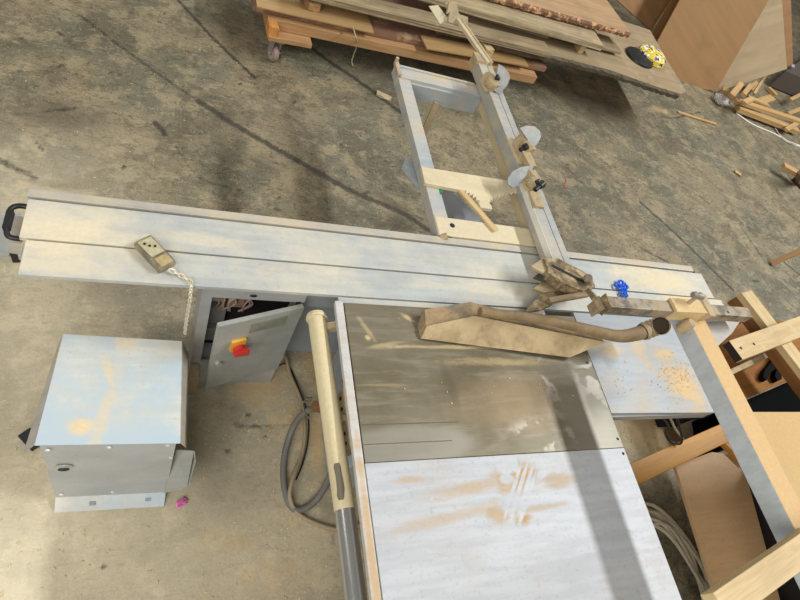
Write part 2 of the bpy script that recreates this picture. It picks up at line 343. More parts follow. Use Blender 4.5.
def make_floor():
    x0, x1, y0, y1, st = -1.8, 13., -1.2, 11., .018
    xs = np.arange(x0, x1, st); ys = np.arange(y0, y1, st); nx, ny = len(xs), len(ys)
    X, Y = np.meshgrid(xs, ys); X = X.ravel(); Y = Y.ravel()
    co = np.stack([X, Y, np.zeros_like(X)], 1)
    me = D.meshes.new('floor')
    i = (np.arange(ny - 1)[:, None] * nx + np.arange(nx - 1)[None, :]).ravel()
    q = np.stack([i, i + 1, i + nx + 1, i + nx], 1).ravel()
    me.vertices.add(len(co)); me.vertices.foreach_set('co', co.ravel())
    me.loops.add(len(q)); me.loops.foreach_set('vertex_index', q)
    me.polygons.add(len(i)); me.polygons.foreach_set('loop_start', np.arange(len(i)) * 4); me.polygons.foreach_set('loop_total', np.full(len(i), 4))
    me.update()
    R = np.zeros_like(X); G = np.zeros_like(X); B = np.zeros_like(X)
    def bl(arr, px, py, rx, ry, s, ang=0):
        p = at(px, py, 0); dx, dy = X - p.x, Y - p.y; c, n = math.cos(ang), math.sin(ang)
        u = (dx * c + dy * n) / rx; v = (-dx * n + dy * c) / ry
        np.maximum(arr, s * np.exp(-(u * u + v * v)), out=arr)
    for a in [(60, 115, .35, .2, .75), (100, 60, .5, .5, .35), (200, 145, .4, .3, .45), (380, 70, .7, .4, .6), (215, 470, .2, .3, .55), (260, 480, .3, .25, .5), (120, 290, .5, .15, .55), (330, 120, .6, .3, .35),
              (700, 225, .8, .15, .45, -.8), (640, 160, .8, .2, .4, -.7), (740, 210, .5, .1, .4, -.7), (70, 300, .3, .15, .35), (430, 60, .7, .3, .6), (600, 110, .7, .35, .85), (400, 225, .15, .15, .8), (395, 205, .3, .06, .7, -.6), (60, 185, .2, .06, .5), (235, 500, .3, .15, .45), (190, 560, .25, .08, .35), (240, 25, .4, .5, .45), (180, 35, .4, .3, .3), (520, 130, .3, .3, .3), (690, 110, .1, .05, .5)]: bl(R, *a)  # stains, plus painted shade below slab and sliding table and beside metal cover
    for a in [(260, 380, .22, .22, .75), (300, 420, .25, .2, .6), (320, 370, .15, .2, .7), (225, 405, .2, .1, .45), (300, 520, .12, .2, .45), (225, 540, .2, .1, .6), (270, 575, .25, .12, .6), (130, 590, .2, .08, .3), (60, 520, .3, .2, .3), (650, 430, .35, .3, .9), (100, 150, .2, .1, .35), (85, 145, .1, .05, .5),
              (40, 170, .3, .2, .35), (660, 110, .25, .1, .75), (700, 125, .4, .08, .5), (20, 250, .2, .3, .3), (390, 50, .1, .1, .3), (316, 440, .05, .25, .9, .0), (450, 180, .3, .3, .3), (760, 150, .5, .3, .35), (600, 150, .3, .3, .2), (205, 430, .2, .15, .3), (110, 470, .9, .5, .3)]: bl(G, *a)
    def line(pts, w, s):
        w = max(w, .021)
        P = smoothpath([at(x, y, 0) for x, y in pts], 6)
        for a, b in zip(P[:-1], P[1:]):
            d = b - a; L2 = d.x * d.x + d.y * d.y + 1e-9
            sel = (X > min(a.x, b.x) - .15) & (X < max(a.x, b.x) + .15) & (Y > min(a.y, b.y) - .15) & (Y < max(a.y, b.y) + .15)
            xs_, ys_ = X[sel], Y[sel]; tt = np.clip(((xs_ - a.x) * d.x + (ys_ - a.y) * d.y) / L2, 0, 1)
            dist = np.hypot(xs_ - a.x - tt * d.x, ys_ - a.y - tt * d.y)
            B[sel] = np.maximum(B[sel], s * np.exp(-(dist / w) ** 2))
    line([(80, 15), (115, 42), (160, 75), (200, 102)], .012, .7)
    line([(200, 102), (240, 128), (300, 162), (350, 190), (400, 212), (432, 232)], .035, .85)
    line([(178, 0), (215, 40), (255, 78)], .018, .9)
    line([(302, 40), (330, 62), (360, 82), (400, 112)], .035, .85)
    line([(155, 122), (165, 134)], .03, .8)
    line([(175, 145), (200, 178), (240, 190)], .02, .6)
    line([(0, 160), (35, 178)], .03, .7); line([(45, 112), (75, 108)], .03, .6); line([(35, 140), (42, 150)], .02, .7)
    line([(640, 202), (680, 238), (733, 290)], .03, .75)
    line([(640, 248), (668, 262)], .03, .7)
    line([(560, 160), (600, 200), (650, 235)], .025, .5); line([(580, 140), (650, 175), (720, 215)], .03, .45)
    line([(740, 225), (765, 262)], .03, .6); line([(500, 110), (560, 150)], .03, .5)
    line([(784, 262), (800, 275)], .02, .9)
    line([(640, 90), (655, 105), (668, 118), (700, 112)], .012, .7)
    line([(235, 425), (262, 427), (292, 425)], .006, .6)
    line([(0, 450), (60, 520)], .01, .2); line([(120, 565), (155, 570)], .02, .4)
    rr = random.Random(3)
    for k in range(170):   # scattered black smudges
        x, y = rr.uniform(-1, 5), rr.uniform(0, 5); p = pix((x, y, 0)); a = rr.uniform(0, 3.1)
        q = (p[0] + math.cos(a) * rr.uniform(1, 6), p[1] + math.sin(a) * rr.uniform(1, 4))
        if 0 < p[0] < 800 and 0 < p[1] < 600: line([p, q], rr.uniform(.008, .02), rr.uniform(.4, .8))
    ca = me.color_attributes.new('marks', 'FLOAT_COLOR', 'POINT')
    ca.data.foreach_set('color', np.stack([R, G, B, np.ones_like(R)], 1).astype(np.float32).ravel())
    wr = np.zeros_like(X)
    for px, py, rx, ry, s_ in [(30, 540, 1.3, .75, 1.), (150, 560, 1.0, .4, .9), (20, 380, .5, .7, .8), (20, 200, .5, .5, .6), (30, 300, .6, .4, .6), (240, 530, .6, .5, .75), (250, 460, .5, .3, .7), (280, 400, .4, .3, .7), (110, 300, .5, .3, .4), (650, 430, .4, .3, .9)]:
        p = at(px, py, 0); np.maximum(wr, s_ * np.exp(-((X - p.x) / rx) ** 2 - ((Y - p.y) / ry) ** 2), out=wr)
    wt_ = me.attributes.new('floor_tone', 'FLOAT', 'POINT'); wt_.data.foreach_set('value', wr.astype(np.float32))
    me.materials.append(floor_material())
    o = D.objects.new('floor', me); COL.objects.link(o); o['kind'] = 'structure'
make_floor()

# ------------------------------------------------------------------ sliding table
T = .87
st = thing('sliding_table', 'long dusty aluminium sliding table running across the picture', 'sliding table', (1.15, 1.3, .72))
def slab_box(lo, hi): return MB().lohi(lo, hi)
slab_box((-.425, 1.127, .852), (2.80, 1.262, T)).build('front_panel', M_slide, st, .002)
slab_box((-.445, 1.270, .852), (2.755, 1.434, T)).build('back_panel', M_slide, st, .002)
slab_box((-.45, 1.442, .84), (2.70, 1.478, T + .004)).build('edge_rail', M_rail, st, .002)
m = MB(); m.lohi((-.42, 1.20, .80), (2.74, 1.47, .851)); m.build('slotted_core', M_dark, st)
m = MB(); m.lohi((-.438, 1.21, .79), (-.42, 1.44, .851)); m.build('end_plate', M_zinc, st, .003)
g = MB(); g.tube(smoothpath([V((-.44, 1.425, .835)), V((-.475, 1.425, .838)), V((-.495, 1.40, .84)), V((-.49, 1.315, .84)), V((-.475, 1.29, .838)), V((-.43, 1.29, .835))], 5), .009, 10)
g.build('push_handle', M_black, st, smooth=True)
m = MB(); m.box((-.492, 1.357, .84), (.023, .075, .022)); m.build('handle_grip', M_black, st, .004)

# ------------------------------------------------------------------ panel saw
saw = thing('panel_saw', 'sliding table saw with dusty cast iron top and white extension table', 'table saw', (1.2, .8, 0))
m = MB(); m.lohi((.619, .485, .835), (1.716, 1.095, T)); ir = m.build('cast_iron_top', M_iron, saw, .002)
m = MB(); m.lohi((.622, .610, T), (.99, .613, T + .0006)); m.lohi((.622, .543, T), (.95, .5455, T + .0006)); m.build('seam', plain('seam_grime', '#5a5342', .8), ir)
m = MB(); m.lohi((.60, 1.095, .83), (1.56, 1.122, T - .004)); m.build('saw_throat_strip', M_alu, saw, .001)
m = MB(); m.lohi((.618, -.62, .84), (1.716, .483, T)); m.build('white_extension_table', M_melam, saw, .002)
m = MB(); m.lohi((.615, -.62, .77), (1.716, .48, .838)); m.build('extension_frame', M_duststeel, saw, .002)
m = MB(); m.lohi((.583, -.62, .848), (.614, 1.10, T + .003)); m.build('front_rail', dusty('front_rail_white', '#c3c4c2', '#bb9d72', .35, 5, .4, .1, dmax=.7, blobs=[(.6, .2, .02, .5, 0, .85)]), saw, .003)
# outfeed table at the back
a, b, c, d = at(590, 347, T), at(612, 414, T), at(714, 412, T), at(683, 318, T)
m = MB(); m.prism([V((1.722, 1.118, T - .03)), V((1.722, .63, T - .03)), V((2.33, .62, T - .03)), V((2.33, 1.118, T - .03))], (0, 0, .028))
m.build('outfeed_table', M_outfeed, saw, .003)
m = MB(); m.lohi((1.73, .622, .80), (2.33, .634, .842)); m.lohi((2.31, .63, .8), (2.33, 1.11, .842)); m.build('outfeed_lip', M_blue, saw, .001)
for y in (.80,): 
    for x in (1.95,):
        pass
for x, y in ((1.70, .52), (1.70, .46), (1.69, .86)): m = MB(); m.cyl((x, y, T), (x, y, T + .0008), .006, 12); m.build('bolt_hole', M_dark, saw)
# body and stand
m = MB(); m.lohi((.74, .62, .0), (1.40, 1.16, .80)); m.lohi((.70, .58, .78), (1.66, 1.09, .836)); m.build('base_cabinet', M_body, saw, .006)
m = MB(); m.lohi((.50, 1.34, 0), (1.9, 1.46, .79)); m.build('track_beam', M_body, saw, .004)
m = MB(); m.lohi((.50, 1.20, .66), (2.4, 1.43, .795)); m.build('track_carriage', M_body, saw, .004)
m = MB(); m.lohi((.9, .1, 0), (1.0, .5, .03)); m.lohi((.92, .12, .03), (.98, .18, .78)); m.build('extension_leg', M_body, saw, .003)
m = MB(); m.bar((.60, 1.02, .82), (.545, 1.02, .80), .03, .02); m.build('tube_mount', M_duststeel, saw, .003)
for yy in (.735,):
    m = MB(); m.lohi((.598, .56, .70), (.628, .78, .80))
    m.lohi((.555, .66, .752), (.63, .68, .79))
    k = m.build('fence_bracket', M_duststeel, saw, .003)
    for q in (.585, .62, .71, .75): h = MB(); h.cyl((.5985, q, .765), (.594, q, .765), .007, 10); h.build('bolt_hole', M_dark, k)
# guide tube
xt = .553
m = MB(); m.tube([(xt - .025, 1.06, .80), (xt - .023, 1.0, .80), (xt + .003, .36, .80)], .034, 28); gt = m.build('guide_tube', M_pipe, saw, smooth=True)
m = MB(); m.tube([(xt + .003, .36, .80), (xt + .02, -.6, .80)], .033, 28); m.build('chromed_section', M_chrome, gt, smooth=True)
m = MB(); m.tube([(xt - .0252, 1.07, .80), (xt - .0251, 1.077, .80)], .037, 28); m.tube([(xt - .025, 1.057, .80), (xt - .025, 1.067, .80)], .041, 28); m.build('end_cap', M_pipe, gt, smooth=True)
pts = []
m = MB()
for i in range(7):
    for j in range(2): pass
a0, a1 = math.radians(100), math.radians(150)
vs = []
for (u, s0, s1) in [(.50, 100, 128), (.49, 96, 134), (.46, 95, 130), (.42, 92, 132), (.40, 98, 138), (.385, 105, 132)]:
    cx = xt + (-.023) + (.026) * (1 - (u - .36) / .64) 
    row = [m.bm.verts.new((cx + math.cos(math.radians(s0 + (s1 - s0) * k / 5)) * .0352, u, .80 + math.sin(math.radians(s0 + (s1 - s0) * k / 5)) * .0352)) for k in range(6)]
    vs.append(row)
for i in range(5):
    for k in range(5): m.bm.faces.new((vs[i][k], vs[i][k+1], vs[i+1][k+1], vs[i+1][k]))
m.build('worn_patch', plain('worn_dark_metal', '#6e6757', .5, .3), gt, smooth=True)
# latch hook beside tube, floor-level lever
m = MB(); m.tube(smoothpath([at(309, 403, .5), at(303, 402, .5), at(304, 411, .48), at(309, 418, .45)], 5), .004, 8); m.cyl(at(305, 399, .5), at(312, 399, .5), .008, 12)
m.build('height_lever', plain('tarnished_lever', '#6f6450', .6, .3), saw, smooth=True)
m = MB(); m.bar(at(312, 406, .5), V((.745, .80, .5)), .03, .05); m.build('lever_bracket', plain('rusty_iron', '#7a5638', .8, .1, .3), saw, .003)
# plate at the far left end of the track
z = .74
m = MB(); m.prism([at(-25, 214, z), at(20, 212, z), at(30, 235, z), at(22, 244, z), at(11, 244, z), at(9, 255, z), at(-25, 257, z)], (0, 0, -.012)); m.build('track_end_plate', M_alu, saw, .001)
m = MB(); m.prism([at(10, 244, .735), at(24, 243, .735), at(24, 254, .735), at(10, 254, .735)], (0, 0, -.05)); m.build('track_end_block', M_black, saw, .003)
m = MB(); m.lohi((-.50, 1.30, .70), (.60, 1.42, .79)); m.build('track_extrusion', M_alu, saw, .003)

# ------------------------------------------------------------------ electrical cabinet
ec = thing('electrical_cabinet', 'open grey steel electrical cabinet under the sliding table', 'electrical cabinet', (.3, 1.27, 0))
y0 = 1.165
m = MB()
m.lohi((.115, y0 + .02, .0), (.50, 1.33, .16)); m.lohi((.115, 1.30, .16), (.50, 1.33, .80))
m.lohi((.115, y0 + .02, .16), (.135, 1.30, .80)); m.lohi((.488, y0 + .02, .16), (.50, 1.30, .80)); m.lohi((.135, y0 + .02, .785), (.488, 1.30, .80))
m.lohi((.115, y0, .745), (.50, y0 + .02, .80)); m.lohi((.115, y0, .0), (.155, y0 + .02, .745)); m.lohi((.155, y0, .0), (.50, y0 + .02, .20))
m.build('housing', M_duststeel if 0 else dusty('cabinet_frame_paint', '#a2a5a5', '#b7a68a', .35, 5, .45, 0, dmax=.7), ec)
m = MB(); m.lohi((.136, 1.285, .17), (.487, 1.30, .78)); m.build('back_plate', M_dark, ec)
hx, hy = .492, y0 - .005; dv = V((-.325, -.105, 0)).normalized(); dn = V((dv.y, -dv.x, 0)) * 1
if dn.y > 0: dn = -dn
W_ = .335
def dp(u, z, n=0): return V((hx, hy, 0)) + dv * u + dn * n + V((0, 0, z))
m = MB(); m.prism([dp(0, .20), dp(W_, .20), dp(W_, .745), dp(0, .745)], dn * .018); door = m.build('door', M_blue, ec, .003)
m = MB(); m.prism([dp(.005, .19, -.014), dp(.02, .19, -.014), dp(.02, .75, -.014), dp(.005, .75, -.014)], dn * .012); m.build('door_gasket', M_black, door)
m = MB(); m.prism([dp(.06, .64, .0185), dp(.205, .64, .0185), dp(.205, .71, .0185), dp(.06, .71, .0185)], dn * .002); npl = m.build('name_plate', dusty('yellowed_plate', '#8b8d78', '#77756a', .4, 8, .5), door)
m = MB(); m.prism([dp(.215, .535, .0185), dp(.272, .535, .0185), dp(.272, .61, .0185), dp(.215, .61, .0185)], dn * .012); m.build('switch_plate', M_yellow, door, .004)
m = MB(); m.tube([dp(.240, .558, .03), dp(.240, .558, .048)], .024, 24); m.prism([dp(.208, .54, .045), dp(.268, .552, .045), dp(.268, .57, .045), dp(.208, .572, .045)], dn * .02); m.build('rotary_switch', M_red, door, .002, True)
m = MB(); m.tube([dp(.305, .44, .018), dp(.305, .44, .03)], .014, 16); m.build('door_lock', M_zinc, door, smooth=True)
for zz in (.28, .66):
    m = MB(); m.tube([dp(-.004, zz, .008), dp(-.004, zz + .06, .008)], .008, 12); m.build('hinge', M_zinc, door, smooth=True)
m = MB(); m.sphere((.30, y0 - .001, .773), .011, (1.3, .4, .8)); m.build('panel_plug', M_black, ec, smooth=True)
# components inside
m = MB(); m.lohi((.15, 1.24, .60), (.21, 1.285, .72)); m.build('relay', plain('pale_relay', '#b9b7ad', .5), ec, .003)
m = MB(); m.lohi((.225, 1.23, .58), (.29, 1.285, .70)); m.build('contactor', plain('reddish_contactor', '#8f6f60', .6), ec, .004)
m = MB(); m.lohi((.15, 1.245, .42), (.23, 1.285, .55)); m.lohi((.15, 1.245, .27), (.21, 1.285, .37)); m.build('terminal_strip', plain('grey_terminal', '#7d7f78', .6), ec, .004)
m = MB()
rr = random.Random(5)
for i in range(9):
    x = .16 + i * .018
    m.tube(smoothpath([V((x, 1.25, .74)), V((x + rr.uniform(-.02, .03), 1.22, .70)), V((x + rr.uniform(-.02, .05), 1.225, .62)), V((x + rr.uniform(-.01, .02), 1.25, .52))], 5), .004, 6)
m.build('wiring', plain('pinkish_wires', '#b39a8b', .6), ec, smooth=True)
m = MB(); m.cyl((.30, 1.26, .72), (.47, 1.23, .735), .01, 10); m.build('conduit', M_zinc, ec, smooth=True)
m = MB(); m.lohi((.117, 1.09, .02), (.152, y0 - .002, .20)) ; m.build('cabinet_foot', M_duststeel, ec, .003)

# ------------------------------------------------------------------ pendant remote on its chain
rm = thing('hand_pendant', 'dusty yellow hand control box lying on the sliding table', 'pendant control', (-.05, 1.24, T))
p0, p1 = at(142, 240, .89), at(168, 267, .89); ax = axes(p0, p1)
m = MB(); m.bar(V((p0.x, p0.y, .887)), V((p1.x, p1.y, .885)), .068, .032); m.build('case', dusty('grimy_case', '#5d5a50', '#a89a78', .5, 20, .6), rm, .010, True)
dd = (p1 - p0).normalized()
m = MB(); q0 = p0 + dd * .012; q1 = p0 + dd * .085; m.bar(V((q0.x, q0.y, .905)), V((q1.x, q1.y, .9045)), .05, .006); fp = m.build('face_plate', plain('cream_face', '#b0a888', .5, 0, .45, 60), rm, .002)
m = MB(); q0 = p0 + dd * .095; q1 = p0 + dd * .135; m.bar(V((q0.x, q0.y, .905)), V((q1.x, q1.y, .904)), .046, .010); m.build('switch_block', plain('cream_switch', '#a8946c', .5, 0, .5, 60), rm, .004)
sd = V((-dd.y, dd.x, 0))
for u, s in ((.03, -.012), (.055, .01), (.045, -.003)): c = p0 + dd * u + sd * s; m = MB(); m.cyl((c.x, c.y, .907), (c.x, c.y, .912), .004, 10); m.build('button', M_black, rm)
# coiled lead / chain falling over the edge
path = smoothpath([V((p1.x, p1.y, .885)) + dd * .01, at(182, 276, .876), at(192, 283, .876), V((.075, 1.115, .872)), V((.076, 1.112, .80)), V((.073, 1.113, .68)), V((.073, 1.116, .545))], 14)
m = MB(); L = 0
for i in range(len(path) - 1):
    c = (path[i] + path[i+1]) / 2; t = (path[i+1] - path[i])
    if t.length < 1e-5: continue
L = [0]
for a, b in zip(path[:-1], path[1:]): L.append(L[-1] + (b - a).length)
def along(s):
    for i in range(len(L) - 1):
        if L[i+1] >= s: f = (s - L[i]) / (L[i+1] - L[i] + 1e-9); return path[i].lerp(path[i+1], f)
    return path[-1]
s = 0; k = 0
while s < L[-1] - .02:
    a, b = along(s), along(s + .017); t = (b - a).normalized(); u = t.orthogonal().normalized()
    if k % 2: u = t.cross(u)
    c = (a + b) / 2; ring = [c + t * math.cos(2 * math.pi * j / 12) * .012 + u * math.sin(2 * math.pi * j / 12) * .0065 for j in range(13)]
    m.tube(ring, .0026, 6); s += .0165; k += 1
m.build('chain', plain('pale_chain_links', '#d8d0b8', .4, .3), rm, smooth=True)

# ------------------------------------------------------------------ sheet metal box on the floor, bottom left
cv = thing('sheet_metal_cover', 'grey sheet metal machine cover standing on the floor at left', 'metal cover', (-.15, .9, 0))
zt = .52
A, B_, C_, D_ = at(66, 333, zt), at(184, 340, zt), at(178, 443, .50), at(50, 442, .50)
A0 = at(66, 333, zt)
top = [V((-.335, 1.115, zt)), V((.065, 1.10, zt)), V((.075, .70, .50)), V((-.365, .712, .50))]
m = MB(); m.prism(top, (0, 0, -.004)); m.build('lid', M_bluetop, cv, .001)
# lid flanges
m = MB(); m.prism([top[0], top[3], V((-.40, .700, .455)), V((-.352, 1.105, .470))], (-.002, 0, -.004)); M_fl = dusty('flange_paint', '#a6a29a', '#b9a684', .3, 6, .45); m.build('lid_flange', M_fl, cv)
m = MB(); m.prism([top[1], top[2], V((.100, .715, .40)), V((.092, 1.09, .43))], (.003, 0, -.003)); m.build('lid_flange', M_fl, cv)
yb, yt = .665, .705
m = MB(); m.prism([V((-.345, yb, .03)), V((.045, yb - .01, .03)), V((.062, .703, .49)), V((-.352, .714, .49))], (0, .005, 0)); fr_ = m.build('front_panel', M_front, cv)
m = MB(); m.lohi((-.348, yb - .03, 0), (.042, yb - .026, .004)); m.prism([V((-.348, yb - .05, .0)), V((.042, yb - .058, .0)), V((.045, yb - .006, .03)), V((-.348, yb + .003, .03))], (0, 0, .003)); m.build('bottom_flange', M_bluetop, cv)
m = MB(); m.prism([V((-.348, yb, 0)), V((-.348, 1.10, 0)), V((-.335, 1.10, .50)), V((-.352, .714, .49))], (.004, 0, 0)); m.prism([V((.045, yb, 0)), V((.045, 1.08, 0)), V((.064, 1.08, .50)), V((.062, .71, .49))], (-.004, 0, 0)); m.prism([V((-.348, 1.10, 0)), V((.045, 1.08, 0)), V((.064, 1.08, .50)), V((-.335, 1.10, .50))], (0, -.004, 0)); m.build('side_panel', M_front, cv)
for x, z in [(-.33, .475), (-.15, .478), (.035, .475), (-.325, .07), (-.15, .06), (.0, .065), (.05, .37), (.045, .22), (.035, .11)]:
    y = yb + (z - .03) / .46 * (.708 - yb) - .004
    m = MB(); m.tube([(x, y + .002, z), (x, y - .003, z)], .007, 10); m.build('screw', M_white, cv)
m = MB(); cpos = V((-.295, .690, .33)); m.sphere(cpos, .022, (1.3, .35, .9)); m.build('key_latch', M_zinc, cv, smooth=True)
m = MB(); m.sphere(cpos + V((.0, -.010, 0)), .012, (1.6, .5, .6)); m.build('latch_slot', M_black, cv, smooth=True)
m = MB(); m.tube([(-.335, yb - .052, .008), (-.335, yb - .052, .0085)], .001, 4); 
M_sl = plain('slot_grey', '#8f9498', .5)
for x in (-.22, -.02): m = MB(); m.box((x, yb - .03, .018), (.022, .014, .003), Euler((.6, 0, 0)).to_matrix()); m.build('slot', M_sl, cv)
# side chute plate at the right
zz = .32
m = MB(); m.prism([at(176, 450, .36), at(194, 451, .36), at(192, 462, .33), at(187, 487, .16), at(164, 493, .08)], (0, .004, -.002)); m.prism([at(194, 451, .36), at(195, 462, .33), at(187, 490, .16), at(187, 486, .16)], (.003, 0, 0)); m.build('side_chute', M_blue, cv, 0)
bs = MB(); bs.bar(at(24, 432, .02), at(38, 447, .02), .05, .012); tag(bs.build('black_strap', M_black, None, .002), 'short black strap end poking out left of the metal cover', 'strap')
m = MB(); m.box(at(181, 503, .008), (.035, .022, .012), Euler((.2, .3, .5)).to_matrix()); m.box(at(184, 501, .012), (.02, .02, .01), Euler((.6, .3, 1.2)).to_matrix()); m.jitter(.003, 2, 4); tag(m.build('candy_wrapper', M_pink), 'small pink crumpled wrapper on the floor below the metal cover', 'wrapper')

# ------------------------------------------------------------------ outrigger frame
of = thing('outrigger_table', 'open aluminium outrigger frame standing behind the sliding table', 'outrigger frame', (1.4, 2.1, .80))
zt = .875
m = MB(); m.bar((1.143, 1.485, zt - .03), (1.143, 2.72, zt - .03), .075, .06); m.build('side_beam', M_alu, of, .004)
m = MB(); m.bar((1.668, 1.49, zt - .03), (1.668, 2.70, zt - .03), .05, .06); m.build('side_beam', dusty('side_beam_cream', '#afa78f', '#c4b188', .7, 5, .5), of, .004)
m = MB(); m.lohi((1.10, 2.60, zt - .05), (1.68, 2.70, zt + .009)); m.lohi((1.10, 2.685, zt + .009), (1.61, 2.70, zt + .018)); m.build('far_beam', M_alu, of, .003)
m = MB(); m.lohi((1.18, 2.585, zt - .11), (1.64, 2.60, zt - .01)); m.build('far_beam_face', M_alu, of, .002)
m = MB(); m.lohi((1.11, 1.485, zt - .05), (1.66, 1.595, zt + .003)); nb = m.build('near_beam', dusty('near_beam_dusty', '#bdb7a8', '#d3c5a2', .85, 5, .55), of, .003)
m = MB(); m.cyl((1.19, 1.55, zt + .003), (1.19, 1.55, zt + .0045), .013, 20); m.build('round_hole', M_dark, nb)
m = MB(); m.lohi((1.095, 2.60, zt + .0), (1.12, 2.72, zt + .025)); m.cyl((1.105, 2.715, zt + .02), (1.105, 2.715, zt + .045), .01, 12); m.build('corner_clamp', dusty('clamp_grime', '#9e927f', '#c2ab88', .5, 20), of, .003)
m = MB(); m.cyl((1.12, 1.478, zt - .01), (1.145, 1.478, zt + .008), .016, 12); m.cyl((1.10, 1.49, zt - .03), (1.165, 1.49, zt - .03), .02, 12); m.build('pivot_bolt', M_duststeel, of, smooth=True)
# support leg: strut to the floor
m = MB(); m.bar(at(437, 103, .80), at(423, 134, .60), .035, .02); m.build('brace_strut', M_duststeel, of, .002)
m = MB(); m.prism([at(407, 155, .80), at(403, 165, .80), at(421, 187, .80), at(419, 172, .80)], (0, 0, -.025)); m.build('side_bracket', M_body, of, .002)
# scrap board with saw-toothed lower edge lying across the frame
z = zt + .02
tooth = [(421, 165), (424, 167), (510, 181), (520, 190), (517, 192), (515, 190.5), (513, 193), (511, 191.5), (508.5, 194), (506.5, 192.5), (504, 195), (502, 193.5), (500, 197), (498, 195.5), (496, 198.5), (494, 197), (492.5, 200.5), (490.5, 199), (490.5, 202.5), (488.5, 202), (491.5, 206), (492.5, 209), (490.5, 209), (481, 207.5), (478.5, 202), (480, 201), (476, 199.5), (476.5, 196.5), (472.5, 197.5), (473.5, 194), (469, 195.5), (470, 192.5), (465.5, 193.5), (466.5, 190.5), (464, 190.5), (445, 187), (425, 183)]
m = MB(); m.prism([at(x, y, z) for x, y in tooth], (0, 0, -.018)); tag(m.build('scrap_board', dusty('cream_scrap_board', '#c9bc9b', '#d8caa6', .5, 6, .6)), 'cream scrap board with scalloped toothed edge lying across the outrigger frame', 'scrap board')
z = zt - .09
m = MB(); m.prism([at(440, 184, z), at(446, 186, z), at(489, 226, z), at(448, 223, z), at(443, 205, z)], (0, 0, -.018)); tag(m.build('grey_board_scrap', plain('grey_laminate', '#8e9298', .45, 0, .1, 6)), 'dark grey triangular laminate piece seen inside the outrigger frame', 'board scrap')
m = lumber('wood_strip', at(455, 184, zt + .01), at(496, 231, zt + .01), .032, .014, W_pine); tag(m, 'thin pale wood strip slanting across the grey triangular piece', 'wood strip')
m = MB(); m.prism([at(438.5, 187, zt), at(443, 183, zt), at(446, 185, zt), at(444, 190, zt), at(440, 195, zt)], (0, 0, -.03)); tag(m.build('green_tape_roll', M_green, None, .002), 'small bright green plastic piece at the tip of the grey triangle', 'plastic piece')

# ------------------------------------------------------------------ crosscut fence
cf = thing('crosscut_fence', 'long aluminium crosscut fence with flip stops crossing the sliding table', 'crosscut fence', (1.7, 2.0, .88))
zb, ztp = .886, .965
xl, xr = 1.625, 1.735
m = MB(); m.lohi((xl, 1.29, zb), (xl + .058, 2.87, ztp)); m.build('fence_profile', M_alud, cf, .003)
m = MB(); m.lohi((xl + .064, 1.31, zb), (xr - .008, 2.86, ztp - .002)); m.lohi((xl + .09, 1.31, zb + .01), (xr, 2.86, ztp - .014)); m.build('slot_rail', M_alud, cf, .002)
m = MB(); m.lohi((xl + .05, 1.30, zb), (xl + .07, 2.86, ztp - .02)); m.build('slot_channel', M_dark, cf)
m = MB(); m.lohi((xl - .002, 1.30, ztp - .04), (xl + .0, 1.9, ztp)); m.build('scale_strip', M_white, cf)
# cream patch (worn tape) on the fence
m = MB(); m.lohi((xl + .004, 1.96, ztp), (xl + .05, 2.14, ztp + .001)); m.build('masking_tape', plain('cream_tape', '#d6c29a', .7), cf)
# extension rod with end bracket
e0 = V((xl + .065, 2.80, ztp + .01)); e1 = at(447, 4, .99)
m = MB(); m.bar(e0, e1, .035, .022); m.bar(e0 + V((.02, 0, .004)), e1 + V((.02, 0, .004)), .012, .02); m.build('extension_rod', dusty('rod_dust', '#b3a78d', '#cdbb97', .6, 9, .5, .2), cf, .003)
n_ = V((0, -.8, .6))
def vsheet(name, pxs, p0, n, th, mat, par, bev=.002):
    n = Vector(n).normalized(); m = MB(); m.prism([onp(x, y, p0, n) for x, y in pxs], -n * th); return m.build(name, mat, par, bev)
q = at(452, 18, .99)
vsheet('end_bracket', [(449, 2), (456, 1), (459, 14), (468, 17), (468, 28), (459, 26), (454, 24), (448, 22), (450, 12), (447, 14)], q, n_, .02, M_duststeel, cf)
vsheet('end_plate', [(429, 6), (438, 5), (449, 20), (440, 24)], q + V((0, .02, -.01)), n_, .01, plain('pale_plate', '#c5bb9b', .6), cf)
# clamp body at the far end of the profile
m = MB(); m.lohi((xl - .012, 2.80, zb + .01), (xl + .075, 2.885, ztp + .012)); m.jitter(.004, 2, 3); m.build('end_clamp', M_duststeel, cf)
def stop(pivot, disc, kn, body, par, nrm, z0):
    s_ = MB(); c = at(*pivot, z0)
    r_ = random.Random(int(pivot[0]))
    s_.box(c, (.07, .09, .07), Euler((.2, .3, .4)).to_matrix()); s_.sphere(c + V((-.01, -.03, .02)), .04, (1, .8, .9)); s_.sphere(c + V((0, .04, .0)), .035, (1, 1, 1)); s_.jitter(.004, 1, 2)
    st_ = s_.build('flip_stop', M_duststeel, par, 0, True)
    vsheet('stop_blade', disc, c + V((.03, -.02, .03)), nrm, .012, M_disc, st_, .003)
    k = at(*kn[0], z0 + .05); k2 = at(*kn[1], z0 + .07)
    m = MB(); m.tube([k, k.lerp(k2, .5), k.lerp(k2, .55), k2], [.012, .012, .018, .018], 12); m.build('stop_knob', M_black, st_, smooth=True)
    return st_
def arc(cx, cy, rx, ry, a0, a1, n=14, rot=0):
    o = []
    for i in range(n + 1):
        a = math.radians(a0 + (a1 - a0) * i / n); x, y = rx * math.cos(a), ry * math.sin(a); c, s = math.cos(rot), math.sin(rot)
        o.append((cx + x * c - y * s, cy + x * s + y * c))
    return o
stop((490, 83), [(499, 64), (504, 67), (509, 73), (510, 78), (508, 84), (506, 87), (503, 90), (503, 93), (499, 94.5), (495, 91), (492, 87), (496, 80), (497, 72)], ((495, 79), (499, 77)), None, cf, (0, -.85, .5), .99)
